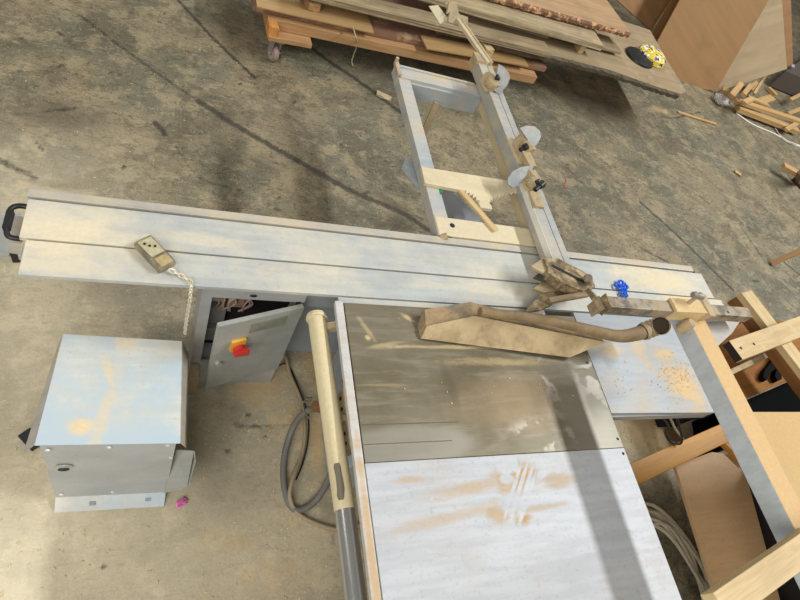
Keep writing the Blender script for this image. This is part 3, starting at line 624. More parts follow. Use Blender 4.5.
stop((524, 146), [(520, 128), (527, 125.5), (535, 126.5), (540, 131), (541, 137), (538, 143), (532, 149), (529, 149), (528, 140), (524, 134)], ((520, 150), (527, 146)), None, cf, (0, -.7, .7), .99)
stop((531, 181), [(508, 184), (508, 178), (513, 171), (521, 167), (534, 165), (533, 168), (526, 176), (518, 186), (513, 188)], ((535, 190), (543, 183)), None, cf, (-.2, -.5, .8), .99)
m = MB(); m.tube([at(537, 180, 1.06), at(539, 184, 1.05)], .014, 12); m.tube([at(539, 186, 1.05), at(544, 185, 1.06)], .012, 12); m.build('wing_knob', M_black, cf, smooth=True)
c = at(527, 160, .985); m = MB(); m.box(c, (.05, .12, .04), Euler((0, 0, .1)).to_matrix()); m.jitter(.004, 2, 9); m.build('dust_cake', M_duststeel, cf)
m = MB(); m.box(at(536, 200, .97), (.06, .10, .02)); m.jitter(.004, 2, 9); m.build('dust_cake', M_duststeel, cf)
# grimy swivelling shoe with layered chewed wood at the near end
sh = thing('swivel_shoe', 'grimy swivelling end with splayed chewed wood wedges beside the crosscut fence', 'swivel arm', (1.66, 1.2, .90))
z = 1.0
m = MB(); m.prism([at(544, 258, z), at(558, 258, z), at(577, 268, z), at(593, 278, z), at(595, 287, z), at(584, 291, z), at(563, 283, z), at(549, 273, z)], (0, 0, -.05)); m.jitter(.002, 2, 3); m.build('housing', M_armdirt, sh)
m = MB(); m.prism([at(551, 265.5, z + .003), at(553, 264.5, z + .003), at(586, 281.5, z + .003), at(584, 283, z + .003)], (0, 0, -.006)); m.build('slot', M_dark, sh)
m = MB(); m.prism([at(575, 270, z + .008), at(578, 269, z + .008), at(588, 276, z + .008), at(585, 279, z + .008)], (0, 0, -.01)); m.build('pale_strip', M_duststeel, sh)
m = MB(); m.tube([at(588, 284, z - .02), at(588, 278, z + .035)], .020, 16); m.build('clamp_bolt', M_arm, sh, .003, True)
for i, (pp, zz, mt) in enumerate([([(531, 266), (544, 257.5), (550, 267), (543, 273)], .99, W_grey), ([(534, 277), (547, 267), (560, 272), (556, 281), (546, 281)], .955, plain('dark_metal_wedge', '#5f5d57', .5, .4)), ([(533, 289), (548, 277), (566, 280), (560, 290), (545, 292)], .94, W_grey2), ([(527, 309), (545, 289), (560, 284), (580, 288), (578, 293), (558, 297), (552, 305), (540, 310), (526, 312)], .925, M_armdirt)]):
    m = MB(); m.prism([at(x, y, zz) for x, y in pp], (0, 0, -.012)); m.build('wood_wedge', mt, sh, .001)
m = MB(); m.bar(at(549, 301, .955), at(588, 294, .985), .025, .02); m.build('link_bar', W_grey2, sh, .002)

# ------------------------------------------------------------------ overhead blade guard
bg = thing('overhead_blade_guard', 'overhead saw guard boom with arm, reaching over table from the right', 'blade guard', (2.3, .2, 0))
m = MB(); m.lohi((1.832, -.98, 1.222), (1.922, .90, 1.30)); m.build('boom', M_barcream, bg, .004)
m = MB(); m.lohi((1.80, -.98, 0), (1.95, -.80, 1.214)); m.build('mast', M_body, bg, .004)
a_b, a_f = at(640, 298.5, 1.345), at(640, 309, 1.345)
ya, yb2 = a_f.y, a_b.y
xL, xR = at(609, 303, 1.345).x, at(748, 308, 1.345).x
m = MB(); m.lohi((xL, ya, 1.302), (xR, yb2, 1.345)); m.build('cross_arm', M_arm, bg, .003)
m = MB(); m.lohi((xL - .006, ya - .006, 1.296), (xL - .0005, yb2 + .006, 1.352)); m.build('arm_end_plate', M_armdirt, bg, .001)
ca_, cb_ = at(676, 309, 1.355).x, at(705, 309, 1.355).x
m = MB(); m.lohi((ca_, ya - .006, 1.3005), (cb_, yb2 + .008, 1.356)); m.jitter(.002, 1, 4); cl = m.build('arm_clamp', dusty('clamp_dust', '#a99970', '#cfb483', .95, 6, .6, dmax=1), bg)
m = MB(); m.box((cb_ + .02, (ya + yb2) / 2 + .01, 1.335), (.045, .085, .05), Euler((.2, .1, .2)).to_matrix()); m.jitter(.003, 1, 5); m.build('clamp_jaw', M_duststeel, cl)
kp = at(689, 303, 1.356)
m = MB(); m.tube([kp, kp + V((0, .004, .040))], .007, 12); m.build('clamp_stem', M_duststeel, cl, smooth=True)
kt = kp + V((0, .004, .044))
m = MB(); m.tube([kt + V((-.024, .003, 0)), kt + V((-.012, .002, 0)), kt + V((-.008, .001, 0)), kt + V((.010, -.001, 0)), kt + V((.024, -.003, 0))], [.011, .014, .009, .015, .012], 14); m.build('clamp_knob', plain('grey_knob', '#8b8478', .5, .2), cl, smooth=True)
kq = at(688, 326, 1.30)
m = MB(); m.tube([kq + V((-.012, 0, -.03)), kq + V((-.012, 0, -.026)), kq + V((-.010, 0, .022)), kq + V((-.010, 0, .03))], [.019, .022, .020, .014], 24); m.build('dust_cup', M_duststeel, bg, smooth=True)
# lower plate right of the clamp
m = MB(); m.prism([at(704, 322, 1.26), at(741, 320, 1.26), at(732, 333, 1.26), at(717, 347, 1.26)], (0, 0, -.02)); m.build('gusset_plate', plain('grey_gusset', '#9b958a', .5, .2, .2), bg, .002)
_h = at(728, 312, 1.345); m = MB(); m.cyl(_h + V((0, 0, .0)), _h + V((0, 0, .001)), .005, 12); m.build('pin_hole', M_dark, bg)
# hanging bracket below the arm tip
h0 = V((xL - .012, (ya + yb2) / 2, 1.31))
m = MB(); m.bar(h0 + V((0, .02, 0)), at(590, 292, 1.03), .035, .02); m.prism([h0 + V((-.018, -.022, -.035)), h0 + V((-.018, .022, -.035)), h0 + V((-.008, .03, .02)), h0 + V((-.008, -.022, .02))], (.008, 0, 0)); m.build('hanger', W_grey2, bg, .002)
# hood: slanted dusty trapezoid with mottled roof and brown outlet
P0 = V((.917, .953, .885)); P1 = at(570, 357, .893); xd = (P1 - P0).normalized(); hn = V((0, -.62, .78)); hn = (hn - xd * hn.dot(xd)).normalized()
hood_px = [(421, 338.5), (427, 326), (475, 316), (606, 342), (570, 357.5)]
hp = [onp(x, y, P0, hn) for x, y in hood_px]
m = MB(); m.prism(hp, -hn * .012); m.build('hood_side', M_hood, bg, .001)
def bk(p, d=.055): 
    return V((p.x, p.y, p.z)) - hn * .012
b = [p - hn * .0125 for p in hp]
yb_ = V((.0, .055, .0))
m = MB(); m.prism([b[1] + V((0, -.002, -.002)), b[2], b[3], b[3] + V((0, .05, -.02)), b[2] + V((0, .065, .0)), b[1] + V((0, .06, .02))], (0, 0, -.02)); m.build('hood_roof', M_hoodtop, bg, .004)
m = MB(); m.prism([b[0], b[1], b[1] + V((0, .06, .0)), b[0] + V((0, .06, 0))], (.006, 0, 0)); m.prism([b[1] + V((0, .054, .0)), b[3] + V((-.2, .046, -.02)), V((b[3].x - .2, b[3].y + .05, .89)), V((b[1].x, b[1].y + .06, .885))], (0, .006, 0)); m.build('hood_wall', M_hoodtop, bg)
hz = 1.0
path = smoothpath([at(480, 312, .98), at(540, 319, .99), at(590, 330, .99), at(618, 336, .99), at(636, 334, 1.0), at(650, 329, 1.02), at(658, 326, 1.045), at(661, 325.5, 1.075)], 10)
n = len(path); rad = []
for i in range(n):
    f = i / (n - 1); rad.append(.020 + .013 * min(1, max(0, (f - .15) / .5)))
k0 = int(n * .62)
m = MB(); m.tube(path[:k0 + 1], rad[:k0 + 1], 20); ds = m.build('dust_spout', M_hose, bg, smooth=True)
m = MB(); fine = path[k0::2] if (len(path) - 1 - k0) % 2 == 0 else path[k0::2] + [path[-1]]; m.tube(fine, .036, 24, ripple=.13, cap=False); m.tube([fine[-1] - (fine[-1] - fine[-2]).normalized() * .004, fine[-1] - (fine[-1] - fine[-2]).normalized() * .06], .030, 24, cap=True); h_ = m.build('hose_end', dusty('ribbed_hose', '#9c8768', '#bba986', .5, 14, .6), ds, smooth=False)
dd_ = (fine[-1] - fine[-2]).normalized()
m = MB(); m.tube([fine[-1] - dd_ * .004, fine[-1] - dd_ * .001], .032, 24); m.build('hose_bore', plain('hose_inside', '#3a2d1c', .9), ds)
# blue clip lying on the table
bc = thing('blue_plastic_clip', 'small bright blue plastic clip on the dusty right end of the sliding table', 'plastic clip', (2.0, 1.28, T))
c = at(622, 287, .885)
m = MB()
for a, r_, sc in [((618, 286), .016, 1), ((621, 283), .015, 1), ((625, 286), .015, 1), ((624, 290), .013, 1), ((623, 294), .010, 1), ((626, 295), .008, 1)]:
    p = at(*a, .884); ring = [p + V((math.cos(k / 10 * 6.283) * r_, math.sin(k / 10 * 6.283) * r_, .004 * math.sin(k * 2 + a[0]))) for k in range(11)]; m.tube(ring, .006, 8)
m.build('loop_body', M_bluepl, bc, smooth=True)
m = MB(); m.lohi((c.x - .02, c.y - .012, T + .001), (c.x + .02, c.y + .012, T + .008)); m.build('clip_base', M_bluepl, bc, .002)

# ------------------------------------------------------------------ cables and hose near the saw
def cable(name, pts, r, mat, label, cat='cable', par=None):
    m = MB(); m.tube(smoothpath(pts, 8), r, 10); o = m.build(name, mat, par, smooth=True)
    if label: tag(o, label, cat)
    return o
cable('rubber_hose', [V((.74, .86, .35)), at(322, 409, .3), at(305, 412, .22), at(292, 430, .06), at(284, 460, .016), at(285, 490, .016), at(293, 508, .016), at(306, 508, .016), at(320, 495, .05), at(333, 470, .22), V((.74, .70, .3))], .015, M_rubber, 'thick grey rubber hose looping on the floor under the guide tube', 'hose')
cable('brown_cable', [V((.47, 1.20, .14)), at(284, 356, .05), at(290, 375, .014), at(301, 400, .012), at(305, 430, .012), at(302, 455, .012), at(294, 475, .04), at(290, 497, .036), at(300, 515, .012), at(330, 528, .012), at(352, 527, .012), V((1.1, .48, .012))], .010, M_cable2, 'dusty brown cable running from the open cabinet across the floor', 'cable')
cable('thin_black_cable', [V((.50, 1.19, .12)), at(288, 365, .012), at(300, 392, .025), at(308, 415, .03), at(308, 440, .03), at(303, 462, .012), at(296, 480, .012)], .004, M_black, 'thin black wire lying beside the dusty brown cable', 'wire')
cable('frayed_lead', [V((.741, .95, .58)), V((.70, .93, .60)), V((.66, .88, .63)), V((.70, .84, .62)), V((.742, .80, .58))], .004, M_black, 'short dark lead hanging beside the fence bracket under the front rail', 'wire')

# ------------------------------------------------------------------ timber dolly at the top
dl = thing('timber_dolly', 'low wheeled timber dolly loaded with boards at the top of the picture', 'dolly', (1.7, 4.3, 0))
def fb(name, a, b, z, t, depth, mat, par, bev=.003, sink=0, extend=0, rough=0, seed=1):
    """board from its front top edge (pixels a, b at height z) going back by depth"""
    p, q = at(*a, z), at(*b, z); d = (q - p).normalized(); p = p - d * extend; n = V((-d.y, d.x, 0))
    off = n * (depth / 2 + sink) - V((0, 0, t / 2))
    return lumber(name, p + off, q + off, depth, t, mat, par, bev=bev, rough=rough, seed=seed)
fb('deck_board', (254, 5), (547, 68), .35, .045, .80, W_deck, dl)
fb('front_beam', (268, 19), (538, 78), .30, .075, .09, W_orange2, dl, sink=.01)
p, q = at(262, 24, .30), at(538, 78, .30); dX = (q - p).normalized(); dN = V((-dX.y, dX.x, 0))
lumber('end_beam', p + dX * .09 + dN * .0 - V((0, 0, .05)), p + dX * .09 + dN * .75 - V((0, 0, .05)), .07, .08, W_pineside, dl)
lumber('end_beam', q - dX * .35 + dN * .12 - V((0, 0, .05)), q - dX * .35 + dN * .75 - V((0, 0, .05)), .07, .08, W_pineside, dl)
fb('back_beam', (268, 19), (538, 78), .30, .075, .09, W_orange2, dl, sink=.66)
blk = p + dX * .22 + dN * .06; lumber('caster_block', blk - dX * .16 - V((0, 0, .095)), blk + dX * .16 - V((0, 0, .095)), .14, .035, W_orange2, dl)
def caster(c, top):
    m = MB(); r = .062; ax_ = V((.94, .34, 0)).normalized()
    m.tube([c - ax_ * .02, c - ax_ * .016, c + ax_ * .016, c + ax_ * .02], [r * .93, r, r, r * .93], 28); w = m.build('caster_wheel', plain('pinkish_caster_tread', '#9a7f7a', .5), dl, smooth=True)
    m = MB(); m.tube([c - ax_ * .023, c + ax_ * .023], r * .72, 24); m.build('wheel_rim', plain('pale_rim', '#b7b3ab', .45, .3), w, smooth=True)
    m = MB(); m.tube([c - ax_ * .04, c + ax_ * .04], .010, 12); m.sphere(c + ax_ * .045, .013); m.build('axle', M_zinc, w, smooth=True)
    m = MB()
    for s in (-1, 1): m.prism([c + ax_ * .028 * s + V((ax_.y, -ax_.x, 0)) * .02 + V((0, 0, -.01)), c + ax_ * .028 * s - V((ax_.y, -ax_.x, 0)) * .02 + V((0, 0, -.01)), V((c.x, c.y, top - .008)) + ax_ * .028 * s - V((ax_.y, -ax_.x, 0)) * .045, V((c.x, c.y, top - .008)) + ax_ * .028 * s + V((ax_.y, -ax_.x, 0)) * .045], ax_ * .004 * s)
    m.box((c.x, c.y, top - .004), (.11, .10, .008)); m.build('caster_fork', plain('caster_fork_zinc', '#a7a49c', .4, .5), dl, .001)
bz = .30 - .095 - .0175
for c_ in (p + dX * .13 + dN * .05, p + dX * .15 + dN * .68, q - dX * .35 + dN * .35, q - dX * .35 + dN * .70):
    caster(V((c_.x, c_.y, .063)), bz if c_ is not None and (c_ - p).length < .3 else .245)
tag(fb('plywood_offcut', (257, 6), (374, 32.5), .366, .014, .36, W_ply, None), 'tan plywood strip lying at the left end of the dolly deck', 'plywood offcut')
tag(fb('plywood_offcut', (427, 48), (529, 66), .366, .014, .17, W_ply, None), 'tan plywood strip lying on the dolly deck under the extension rod', 'plywood offcut')
for a, lb in (((311, 10), 'yellow spacer block on plywood at the left end of the dolly'), ((485, 55), 'broken pale yellow spacer block near the middle of the dolly')):
    c = at(*a, .37); m = MB(); m.box(c + V((0, .07, .033)), (.085, .16, .062), Euler((0, 0, .2)).to_matrix()); m.jitter(.006, 2, 6); tag(m.build('spacer_block', W_orange2 if a[0] < 400 else W_pine), lb, 'spacer block')
# two more spacers carry the slab further back, hidden under the stack
# live edge slab
z = .455
sp_ = [(438, 26), (470, 33), (510, 46), (560, 57), (610, 70), (655, 86), (681, 94), (686, 91), (667, 60), (650, 30), (614, 18), (560, 8), (470, -12), (438, -20)]
top_ = [at(x, y, z) for x, y in sp_]
sl = thing('live_edge_slab', 'wide dusty slab with dark bark edge resting on the dolly, lowest of the big boards', 'wood slab', (top_[2].x, top_[2].y, z - .055))
m = MB(); m.prism(top_, (0, 0, -.055)); m.build('slab_top', W_slab, sl, .003)
fr = [top_[i].lerp(top_[i+1], k / 12) for i in range(0, 6) for k in range(12)]
m = MB(); rr = random.Random(2); r0 = []; r1 = []; r2 = []
for i, p_ in enumerate(fr):
    o_ = V((.25, -.97, 0)) * (.012 + rr.uniform(0, .02)); r0.append(m.bm.verts.new(p_ + V((0, 0, -.001 + rr.uniform(-.004, .002))))); r1.append(m.bm.verts.new(p_ + o_ + V((0, 0, -.02 + rr.uniform(-.008, .008))))); r2.append(m.bm.verts.new(p_ + o_ * .6 + V((0, 0, -.058 + rr.uniform(-.006, .006)))))
r3 = [m.bm.verts.new(v.co + V((-.02, .06, 0))) for v in r2]; r4 = [m.bm.verts.new(v.co + V((-.02, .06, 0)) + V((0, 0, -.003))) for v in r0]
for i in range(len(fr) - 1):
    for A_, B2 in ((r0, r1), (r1, r2), (r2, r3), (r4, r0)): m.bm.faces.new((A_[i], A_[i+1], B2[i+1], B2[i]))
m.build('bark_edge', W_slabbark, sl)
def board(name, a, b, z, t, depth, mat, label, ext=0, rough=0, seed=1, sink=0): return tag(fb(name, a, b, z, t, depth, mat, None, extend=ext, rough=rough, seed=seed, bev=.004, sink=sink), label, 'board')
board('rough_board', (290, -11), (552, 54), .50, .042, .17, W_grey2, 'grey weathered board in front on the dolly stack, ending in a pointed tip', rough=.004, seed=3)
board('rough_board', (300, -24), (558, 50), .502, .04, .10, W_grey, 'thin pale board right behind the foremost weathered board', sink=.22)
board('rough_board', (560, 36), (622, 52), .515, .03, .24, W_grey2, 'short dark board end showing under the thick grey board on the stack')
board('thick_board', (330, -32), (604, 46), .60, .05, .30, W_grey, 'thick grey board with pale edge, just below the topmost reddish board', rough=.004, seed=5)
c = at(580, 53, .46); m = MB(); m.box(c + V((0, .06, .04)), (.05, .12, .085)); m.jitter(.003, 1, 4); tag(m.build('spacer_block', W_pine), 'small yellow spacer block standing on the dusty slab below the thick board', 'spacer block')
tb = thing('top_slab', 'topmost reddish board with pale flecked bark edge on the dolly stack', 'wood slab', (3.6, 4.6, .62))
o = fb('slab_top', (425, -24), (631, 33), .67, .05, .55, W_red, tb)
p_, q_ = at(425, -24, .67), at(631, 33, .67); rr = random.Random(8); m = MB(); r0 = []; r1 = []; r2 = []
for i in range(90):
    f = i / 89; c = p_.lerp(q_, f); o_ = V((.2, -.98, 0)) * (.006 + rr.uniform(0, .016)); r0.append(m.bm.verts.new(c + V((0, 0, .002)))); r1.append(m.bm.verts.new(c + o_ + V((0, 0, -.02)))); r2.append(m.bm.verts.new(c + o_ * .5 + V((0, 0, -.05 + rr.uniform(-.006, .004)))))
for i in range(89):
    m.bm.faces.new((r0[i], r0[i+1], r1[i+1], r1[i])); m.bm.faces.new((r1[i], r1[i+1], r2[i+1], r2[i]))
t = NT('flecked_bark'); nz = t.noise(t.coord(), 16, 6, .7); cc = t.mix(t.ramp(nz, .5, .6), lin('#7c5a42'), lin('#d3a578')); m.build('bark_edge', t.out(cc, .85, 0, nz, .6, .01), tb)
# colourful patterned cap
t = NT('bright_pattern'); vo = t.new('ShaderNodeTexVoronoi'); t.set(vo.inputs['Vector'], t.coord()); vo.inputs['Scale'].default_value = 42
vr = t.new('ShaderNodeValToRGB'); t.l.new(t.new('ShaderNodeSeparateColor').inputs[0], vo.outputs['Color']) if False else None
spc = t.new('ShaderNodeSeparateColor'); t.l.new(vo.outputs['Color'], spc.inputs[0]); t.l.new(spc.outputs[0], vr.inputs[0]); vr.color_ramp.interpolation = 'CONSTANT'
els = vr.color_ramp.elements; els[0].color = lin('#d3bd35'); els[0].position = 0; els[1].color = lin('#f0ecdc'); els[1].position = .42
for pos_, c_ in ((.6, '#3d3a9a'), (.74, '#1e1e28'), (.85, '#d8c63f')): e = els.new(pos_); e.color = lin(c_)
M_pat = t.out(vr.outputs[0], .5)
cp = thing('patterned_cap', 'black cap with bright yellow and purple patterned crown on the slab', 'cap', at(648, 58, .457))
c = at(650, 58, .457)
m = MB(); m.tube([c + V((0, 0, .004)), c + V((0, 0, .05)), c + V((0, .0, .075)), c + V((0, .0, .085))], [.165, .155, .12, .04], 32)
m.build('crown', M_pat, cp, smooth=True)
c2 = at(640, 58, .457)
m = MB(); m.tube([c2 + V((-.02, -.01, .003)), c2 + V((-.02, -.01, .02)), c2 + V((-.02, -.01, .035))], [.165, .16, .12], 32); m.build('brim', M_black, cp, smooth=True)

# ------------------------------------------------------------------ sheets leaning at the upper right
nC = V((-.15, -.85, .50)).normalized(); pC = at(700, 88, 0)
def lean(name, pxs, p0, n, th, mat, label, cat='sheet'):
    n = Vector(n).normalized(); return tag(sheet(name, [onp(x, y, p0, n) for x, y in pxs], th, mat, None, n), label, cat)
lean('leaning_panel', [(656, 44), (683, 86), (716, 91), (770, -2), (792, -45), (708, -52)], pC, nC, .02, W_card, 'large tan panel leaning behind the slab, biggest of the upright sheets')
lean('leaning_panel', [(716, 92), (787, 69), (782, 0), (778, -45), (740, -45), (712, 60)], pC + V((0, .10, 0)), nC, .012, W_beige, 'pale beige sheet leaning behind the large tan panel')
lean('leaning_panel', [(770, 75), (793, 64), (791, 0), (788, -40), (760, -40)], pC + V((0, .17, 0)), nC, .012, W_card2, 'narrow orange-tan sheet edge right of the beige sheet')
lean('leaning_panel', [(600, -40), (617, 0), (651, 31), (676, -8), (700, -45)], pC + V((-.2, .5, 0)), nC, .02, W_card2, 'tan panel leaning behind the end of the topmost slab')
lean('leaning_panel', [(652, 34), (657, 45), (690, -5), (715, -45), (700, -45), (675, -5)], pC + V((-.1, .18, 0)), nC, .03, plain('panel_edge_brown', '#7c5a34', .7), 'narrow brown sheet edge between the two large tan panels')
# plain dark board backing the stack
lean('dark_backing_board', [(560, -70), (640, -70), (600, 20), (560, 0)], pC + V((-.6, .9, 0)), nC, .03, plain('dark_rack', '#3a2c1f', .9), 'dark brown board standing behind the stacked slabs')
# grey bin behind the offcuts
gb = MB(); g0, g1, g2, g3 = at(770, 86, .02), at(794, 96, .02), at(834, 84, .02), at(812, 56, .02)
gb.prism([g0, g1, g2, g3], (0, 0, .26)); tag(gb.build('grey_bin', plain('dark_grey_plastic', '#5b514b', .5), None, .02, True), 'dark grey rounded tub behind the wooden offcuts at right edge', 'tub')
m = MB(); m.sphere(at(792, 66, .32), .04, (1, 1, .7)); m.jitter(.008, 0, 2); tag(m.build('crumpled_plastic', plain('clear_crumple', '#a7a49d', .2)), 'small crumpled clear plastic at the lower tip of the beige sheet', 'plastic scrap')
# offcut pile: [x0,y0,x1,y1,z0,z1,w,h]
pile = [((735, 100), (802, 122), .13, .13, .07, .035, 'long offcut on top of the pile, furthest back'),
        ((737, 108), (797, 131), .06, .06, .08, .05, 'long pale offcut at the front of the pile'),
        ((731, 96), (741, 84), .18, .22, .06, .04, 'short upright offcut leaning at the left of the pile'),
        ((743, 95), (750, 86), .22, .20, .05, .04, 'second short offcut beside the leaning one in the pile'),
        ((722, 90), (728, 92), .08, .10, .08, .05, 'stubby offcut end under the beige sheet'),
        ((754, 94), (765, 76), .16, .24, .03, .025, 'thin offcut slanting upward behind the pile'),
        ((748, 97), (768, 106), .16, .15, .05, .03, 'mid sized offcut lying across the back of the pile'),
        ((790, 100), (806, 92), .12, .16, .04, .03, 'offcut sticking out at the right edge above the pile'),
        ((788, 114), (808, 106), .03, .03, .05, .03, 'lower offcut at the right edge above the pile'),
        ((772, 98), (757, 103), .09, .09, .09, .03, 'short flat offcut behind the middle of the pile'),
        ((744, 103), (752, 99), .235, .235, .06, .03, 'small offcut perched on the left end of the long offcut'),
        ((768, 88), (776, 96), .03, .03, .06, .04, 'offcut on the floor just right of the slanting thin offcut'),
        ((757, 84), (749, 90), .05, .05, .07, .04, 'offcut on the floor under the lower edge of the beige sheet'),
        ((786, 130), (806, 118), .10, .10, .05, .03, 'offcut crossing the right end of the pile')]
for a, b, za, zb_, w, h, lb in pile:
    tag(lumber('wood_offcut', at(*a, za), at(*b, zb_), w * 1.25, h * 1.15, W_scrap), lb, 'offcut', 'offcuts piled below the leaning sheets')
m = MB(); m.sphere(at(722, 100, .045), .11, (1.1, .9, .42), sub=3); m.jitter(.012, 0, 5); t = NT('clear_plastic'); t.out(lin('#e3dfda'), .25); t.bsdf.inputs['Transmission Weight'].default_value = .5; tag(m.build('plastic_bag', t.m), 'crumpled clear plastic bag on the floor left of the offcuts', 'plastic bag')
cable('white_cable', [at(736, 113, .01), at(752, 124, .008), at(775, 134, .008), at(790, 143, .008), at(812, 150, .008)], .009, M_white, 'white cable on the floor in front of the offcuts')
cable('white_cable', [at(775, 128, .01), at(781, 136, .02), at(790, 142, .028), at(806, 147, .008)], .006, M_white, 'thinner white cable branch below the right end of the offcuts')
tag(lumber('thin_stick', at(678, 112, .012), at(716, 124, .012), .035, .015, W_scrap), 'thin stick on the floor below the large tan panel', 'stick')
tag(lumber('wood_chip', at(735, 171, .012), at(741, 175, .012), .05, .012, W_scrap), 'small pale wood chip alone on the floor at right', 'wood chip')
# small stool leg shapes at the right edge
wl = thing('wooden_stand', 'dark-jointed wooden stand end entering at the right edge of the floor', 'wooden stand', at(800, 178, 0))
lumber('rail', at(783, 166, .12), at(801, 176, .12), .09, .05, W_scrap, wl); lumber('post', at(799, 182, .03), at(802, 172, .30), .06, .06, W_deck, wl); lumber('foot', at(794, 178, .03), at(812, 196, .03), .05, .06, plain('dark_foot', '#3c2f24', .8), wl)
tag(lumber('slanting_stick', at(771, 263.5, .014), at(812, 246, .3), .05, .025, W_orange2), 'yellow stick slanting in from the right edge above the floor', 'stick')

# ------------------------------------------------------------------ lumber frame at the right
wf = thing('timber_trestle', 'pale dusty timber frame with orange sides right of the sliding table', 'timber trestle', (3.6, 1.1, 0))
z = .78
A0, A1 = at(746.5, 291.5, z), at(840, 412, z)
dA = (A1 - A0).normalized(); up = (0, 0, 1)
lumber('top_rail', A0 - V((0, 0, .02)), A1 - V((0, 0, .02)), .115, .04, W_pine, wf)
nA = V((-dA.y, dA.x, 0)); nA = nA if nA.x < 0 else -nA
c0, c1 = A0 + nA * .045 - V((0, 0, .11)), A1 + nA * .045 - V((0, 0, .11))
lumber('side_board', c0 + V((0, 0, .035)), c1 + V((0, 0, .035)), .02, .07, wood('brown_side_board', '#6e4520', '#8a5c30', 1, .6), wf)
lumber('leg', A0 + dA * .1 - V((0, 0, .04)), V((A0.x + dA.x * .1, A0.y + dA.y * .1, 0)), .07, .05, W_pineside, wf, up=(1, 0, 0))
z2 = z + .045
B0, B1 = at(736, 350, z2), at(812, 322, z2)
lumber('leg', V((B1.x, B1.y, z2 - .046)), V((B1.x, B1.y, 0)), .07, .05, W_pineside, wf, up=(1, 0, 0))
lumber('cross_rail', B0 - V((0, 0, .022)), B1 - V((0, 0, .022)), .115, .044, W_pine, wf)
for q in ((741, 348), (754, 344)): c = at(*q, z2 + .001); m = MB(); m.cyl(c, c + V((0, 0, .001)), .008, 10); m.build('nail_head', M_dark, wf)
dB = (B1 - B0).normalized()
m = MB(); m.bar(B0 - dB * .001 - V((0, 0, .022)), B0 - dB * .003 - V((0, 0, .022)), .11, .042); m.build('end_grain', plain('dark_end_grain', '#2b211a', .9), wf)
lumber('lower_rail', at(727, 374, .62), at(790, 344, .62), .03, .03, W_grey, wf)
# orange plywood faces inside
m = MB(); m.prism([at(x, y, .52) for x, y in [(704, 352), (742, 316), (790, 322), (825, 340), (825, 366), (742, 400)]], (0, 0, -.02)); m.build('shelf_board', W_orangeply, wf, frame=axes(at(742, 400, .52), at(825, 366, .52)))
tl = MB(); z = .56
tl.prism([at(x, y, z) for x, y in [(777, 354), (783, 359), (785, 366), (781, 370), (782, 379), (778, 381), (775, 376), (777, 368), (770, 373), (767, 380), (763, 377), (765, 370), (770, 364)]], (0, 0, -.035)); tag(tl.build('black_hand_tool', plain('matt_black', '#0c0b0a', .8, spec=.1), None, .004), 'black hand tool lying on the orange plywood in the timber frame', 'hand tool')
# orange beam & knee brace below the outfeed table
tag(lumber('orange_beam', at(625, 478, .42), at(735, 428, .42), .10, .045, W_beam, bev=.004), 'orange timber beam sloping below the outfeed table', 'beam')
tag(lumber('brace_stick', at(716, 435, .36), at(745, 462, .36), .05, .04, W_beam), 'short orange brace below the right end of the orange beam', 'brace')
# brown sheet lying tilted
zb0 = .34
m = MB(); pts_ = [at(675, 465, zb0), at(712, 452, zb0), at(741, 456, zb0), at(791, 640, zb0), at(730, 640, zb0)]
m.prism(pts_, (0, 0, -.02)); bsh = m.build('brown_hardboard_sheet', W_brown, None, .002); tag(bsh, 'brown hardboard sheet lying right of the white extension table', 'sheet')
M_tr = plain('dark_trestle', '#2b2622', .8)
lg = thing('low_bench', 'dark low bench frame under the brown hardboard sheet', 'bench', (3.0, .1, 0))
for yy in (-.3, .36):
    m = MB(); m.lohi((2.975, yy, 0), (3.035, yy + .05, .285)); m.build('leg', M_tr, lg, .002)
    m = MB(); m.lohi((2.68, yy, .285), (3.04, yy + .05, .319)); m.build('bearer', M_tr, lg, .002)
wt = thing('dusty_worktable', 'cream dusty worktable at the lower right behind the guard boom', 'table', (3.0, .1, 0))
wp = [at(744, 412, .90), at(880, 421, .90), at(1000, 760, .90), at(905, 760, .90)]
tl_ = wp[0]; wx = at(744, 440, .90).x
m = MB(); m.prism([V((tl_.x, tl_.y, .872)), V((3.45, tl_.y - .02, .872)), V((3.45, -.62, .872)), V((tl_.x - .04, -.62, .872))], (0, 0, .028)); m.build('tabletop', dusty('worktable_dust', '#ab946c', '#c9a874', .9, 4, .75, dmax=1, col2='#bb9c6c'), wt, .003)
for yy in (-.5, .40):
    m = MB(); m.lohi((3.166, yy, 0), (3.236, yy + .07, .872)); m.build('leg', W_beam, wt, .003)
m = MB(); m.lohi((3.145, -.6, .02), (3.165, .50, .75)); m.build('shade_gap_panel', M_tr, wt, .002)  # added dark panel, stands in for the shaded gap below the table
m = MB(); zc = .36
m.prism([at(x, y, zc) for x, y in [(736, 401), (742, 402), (812, 371), (822, 415), (745, 440)]], (0, 0, -zc + .002)); tag(m.build('black_crate', plain('greenish_black', '#060a08', .8, spec=.05)), 'large greenish black crate between guard boom and timber trestle', 'crate')
# light stick across the bottom right corner
tag(lumber('loose_plank', at(715, 609, 1.325), at(815, 538, 1.325), .075, .045, W_pine), 'loose pale plank crossing the bottom right corner on the guard boom', 'plank')
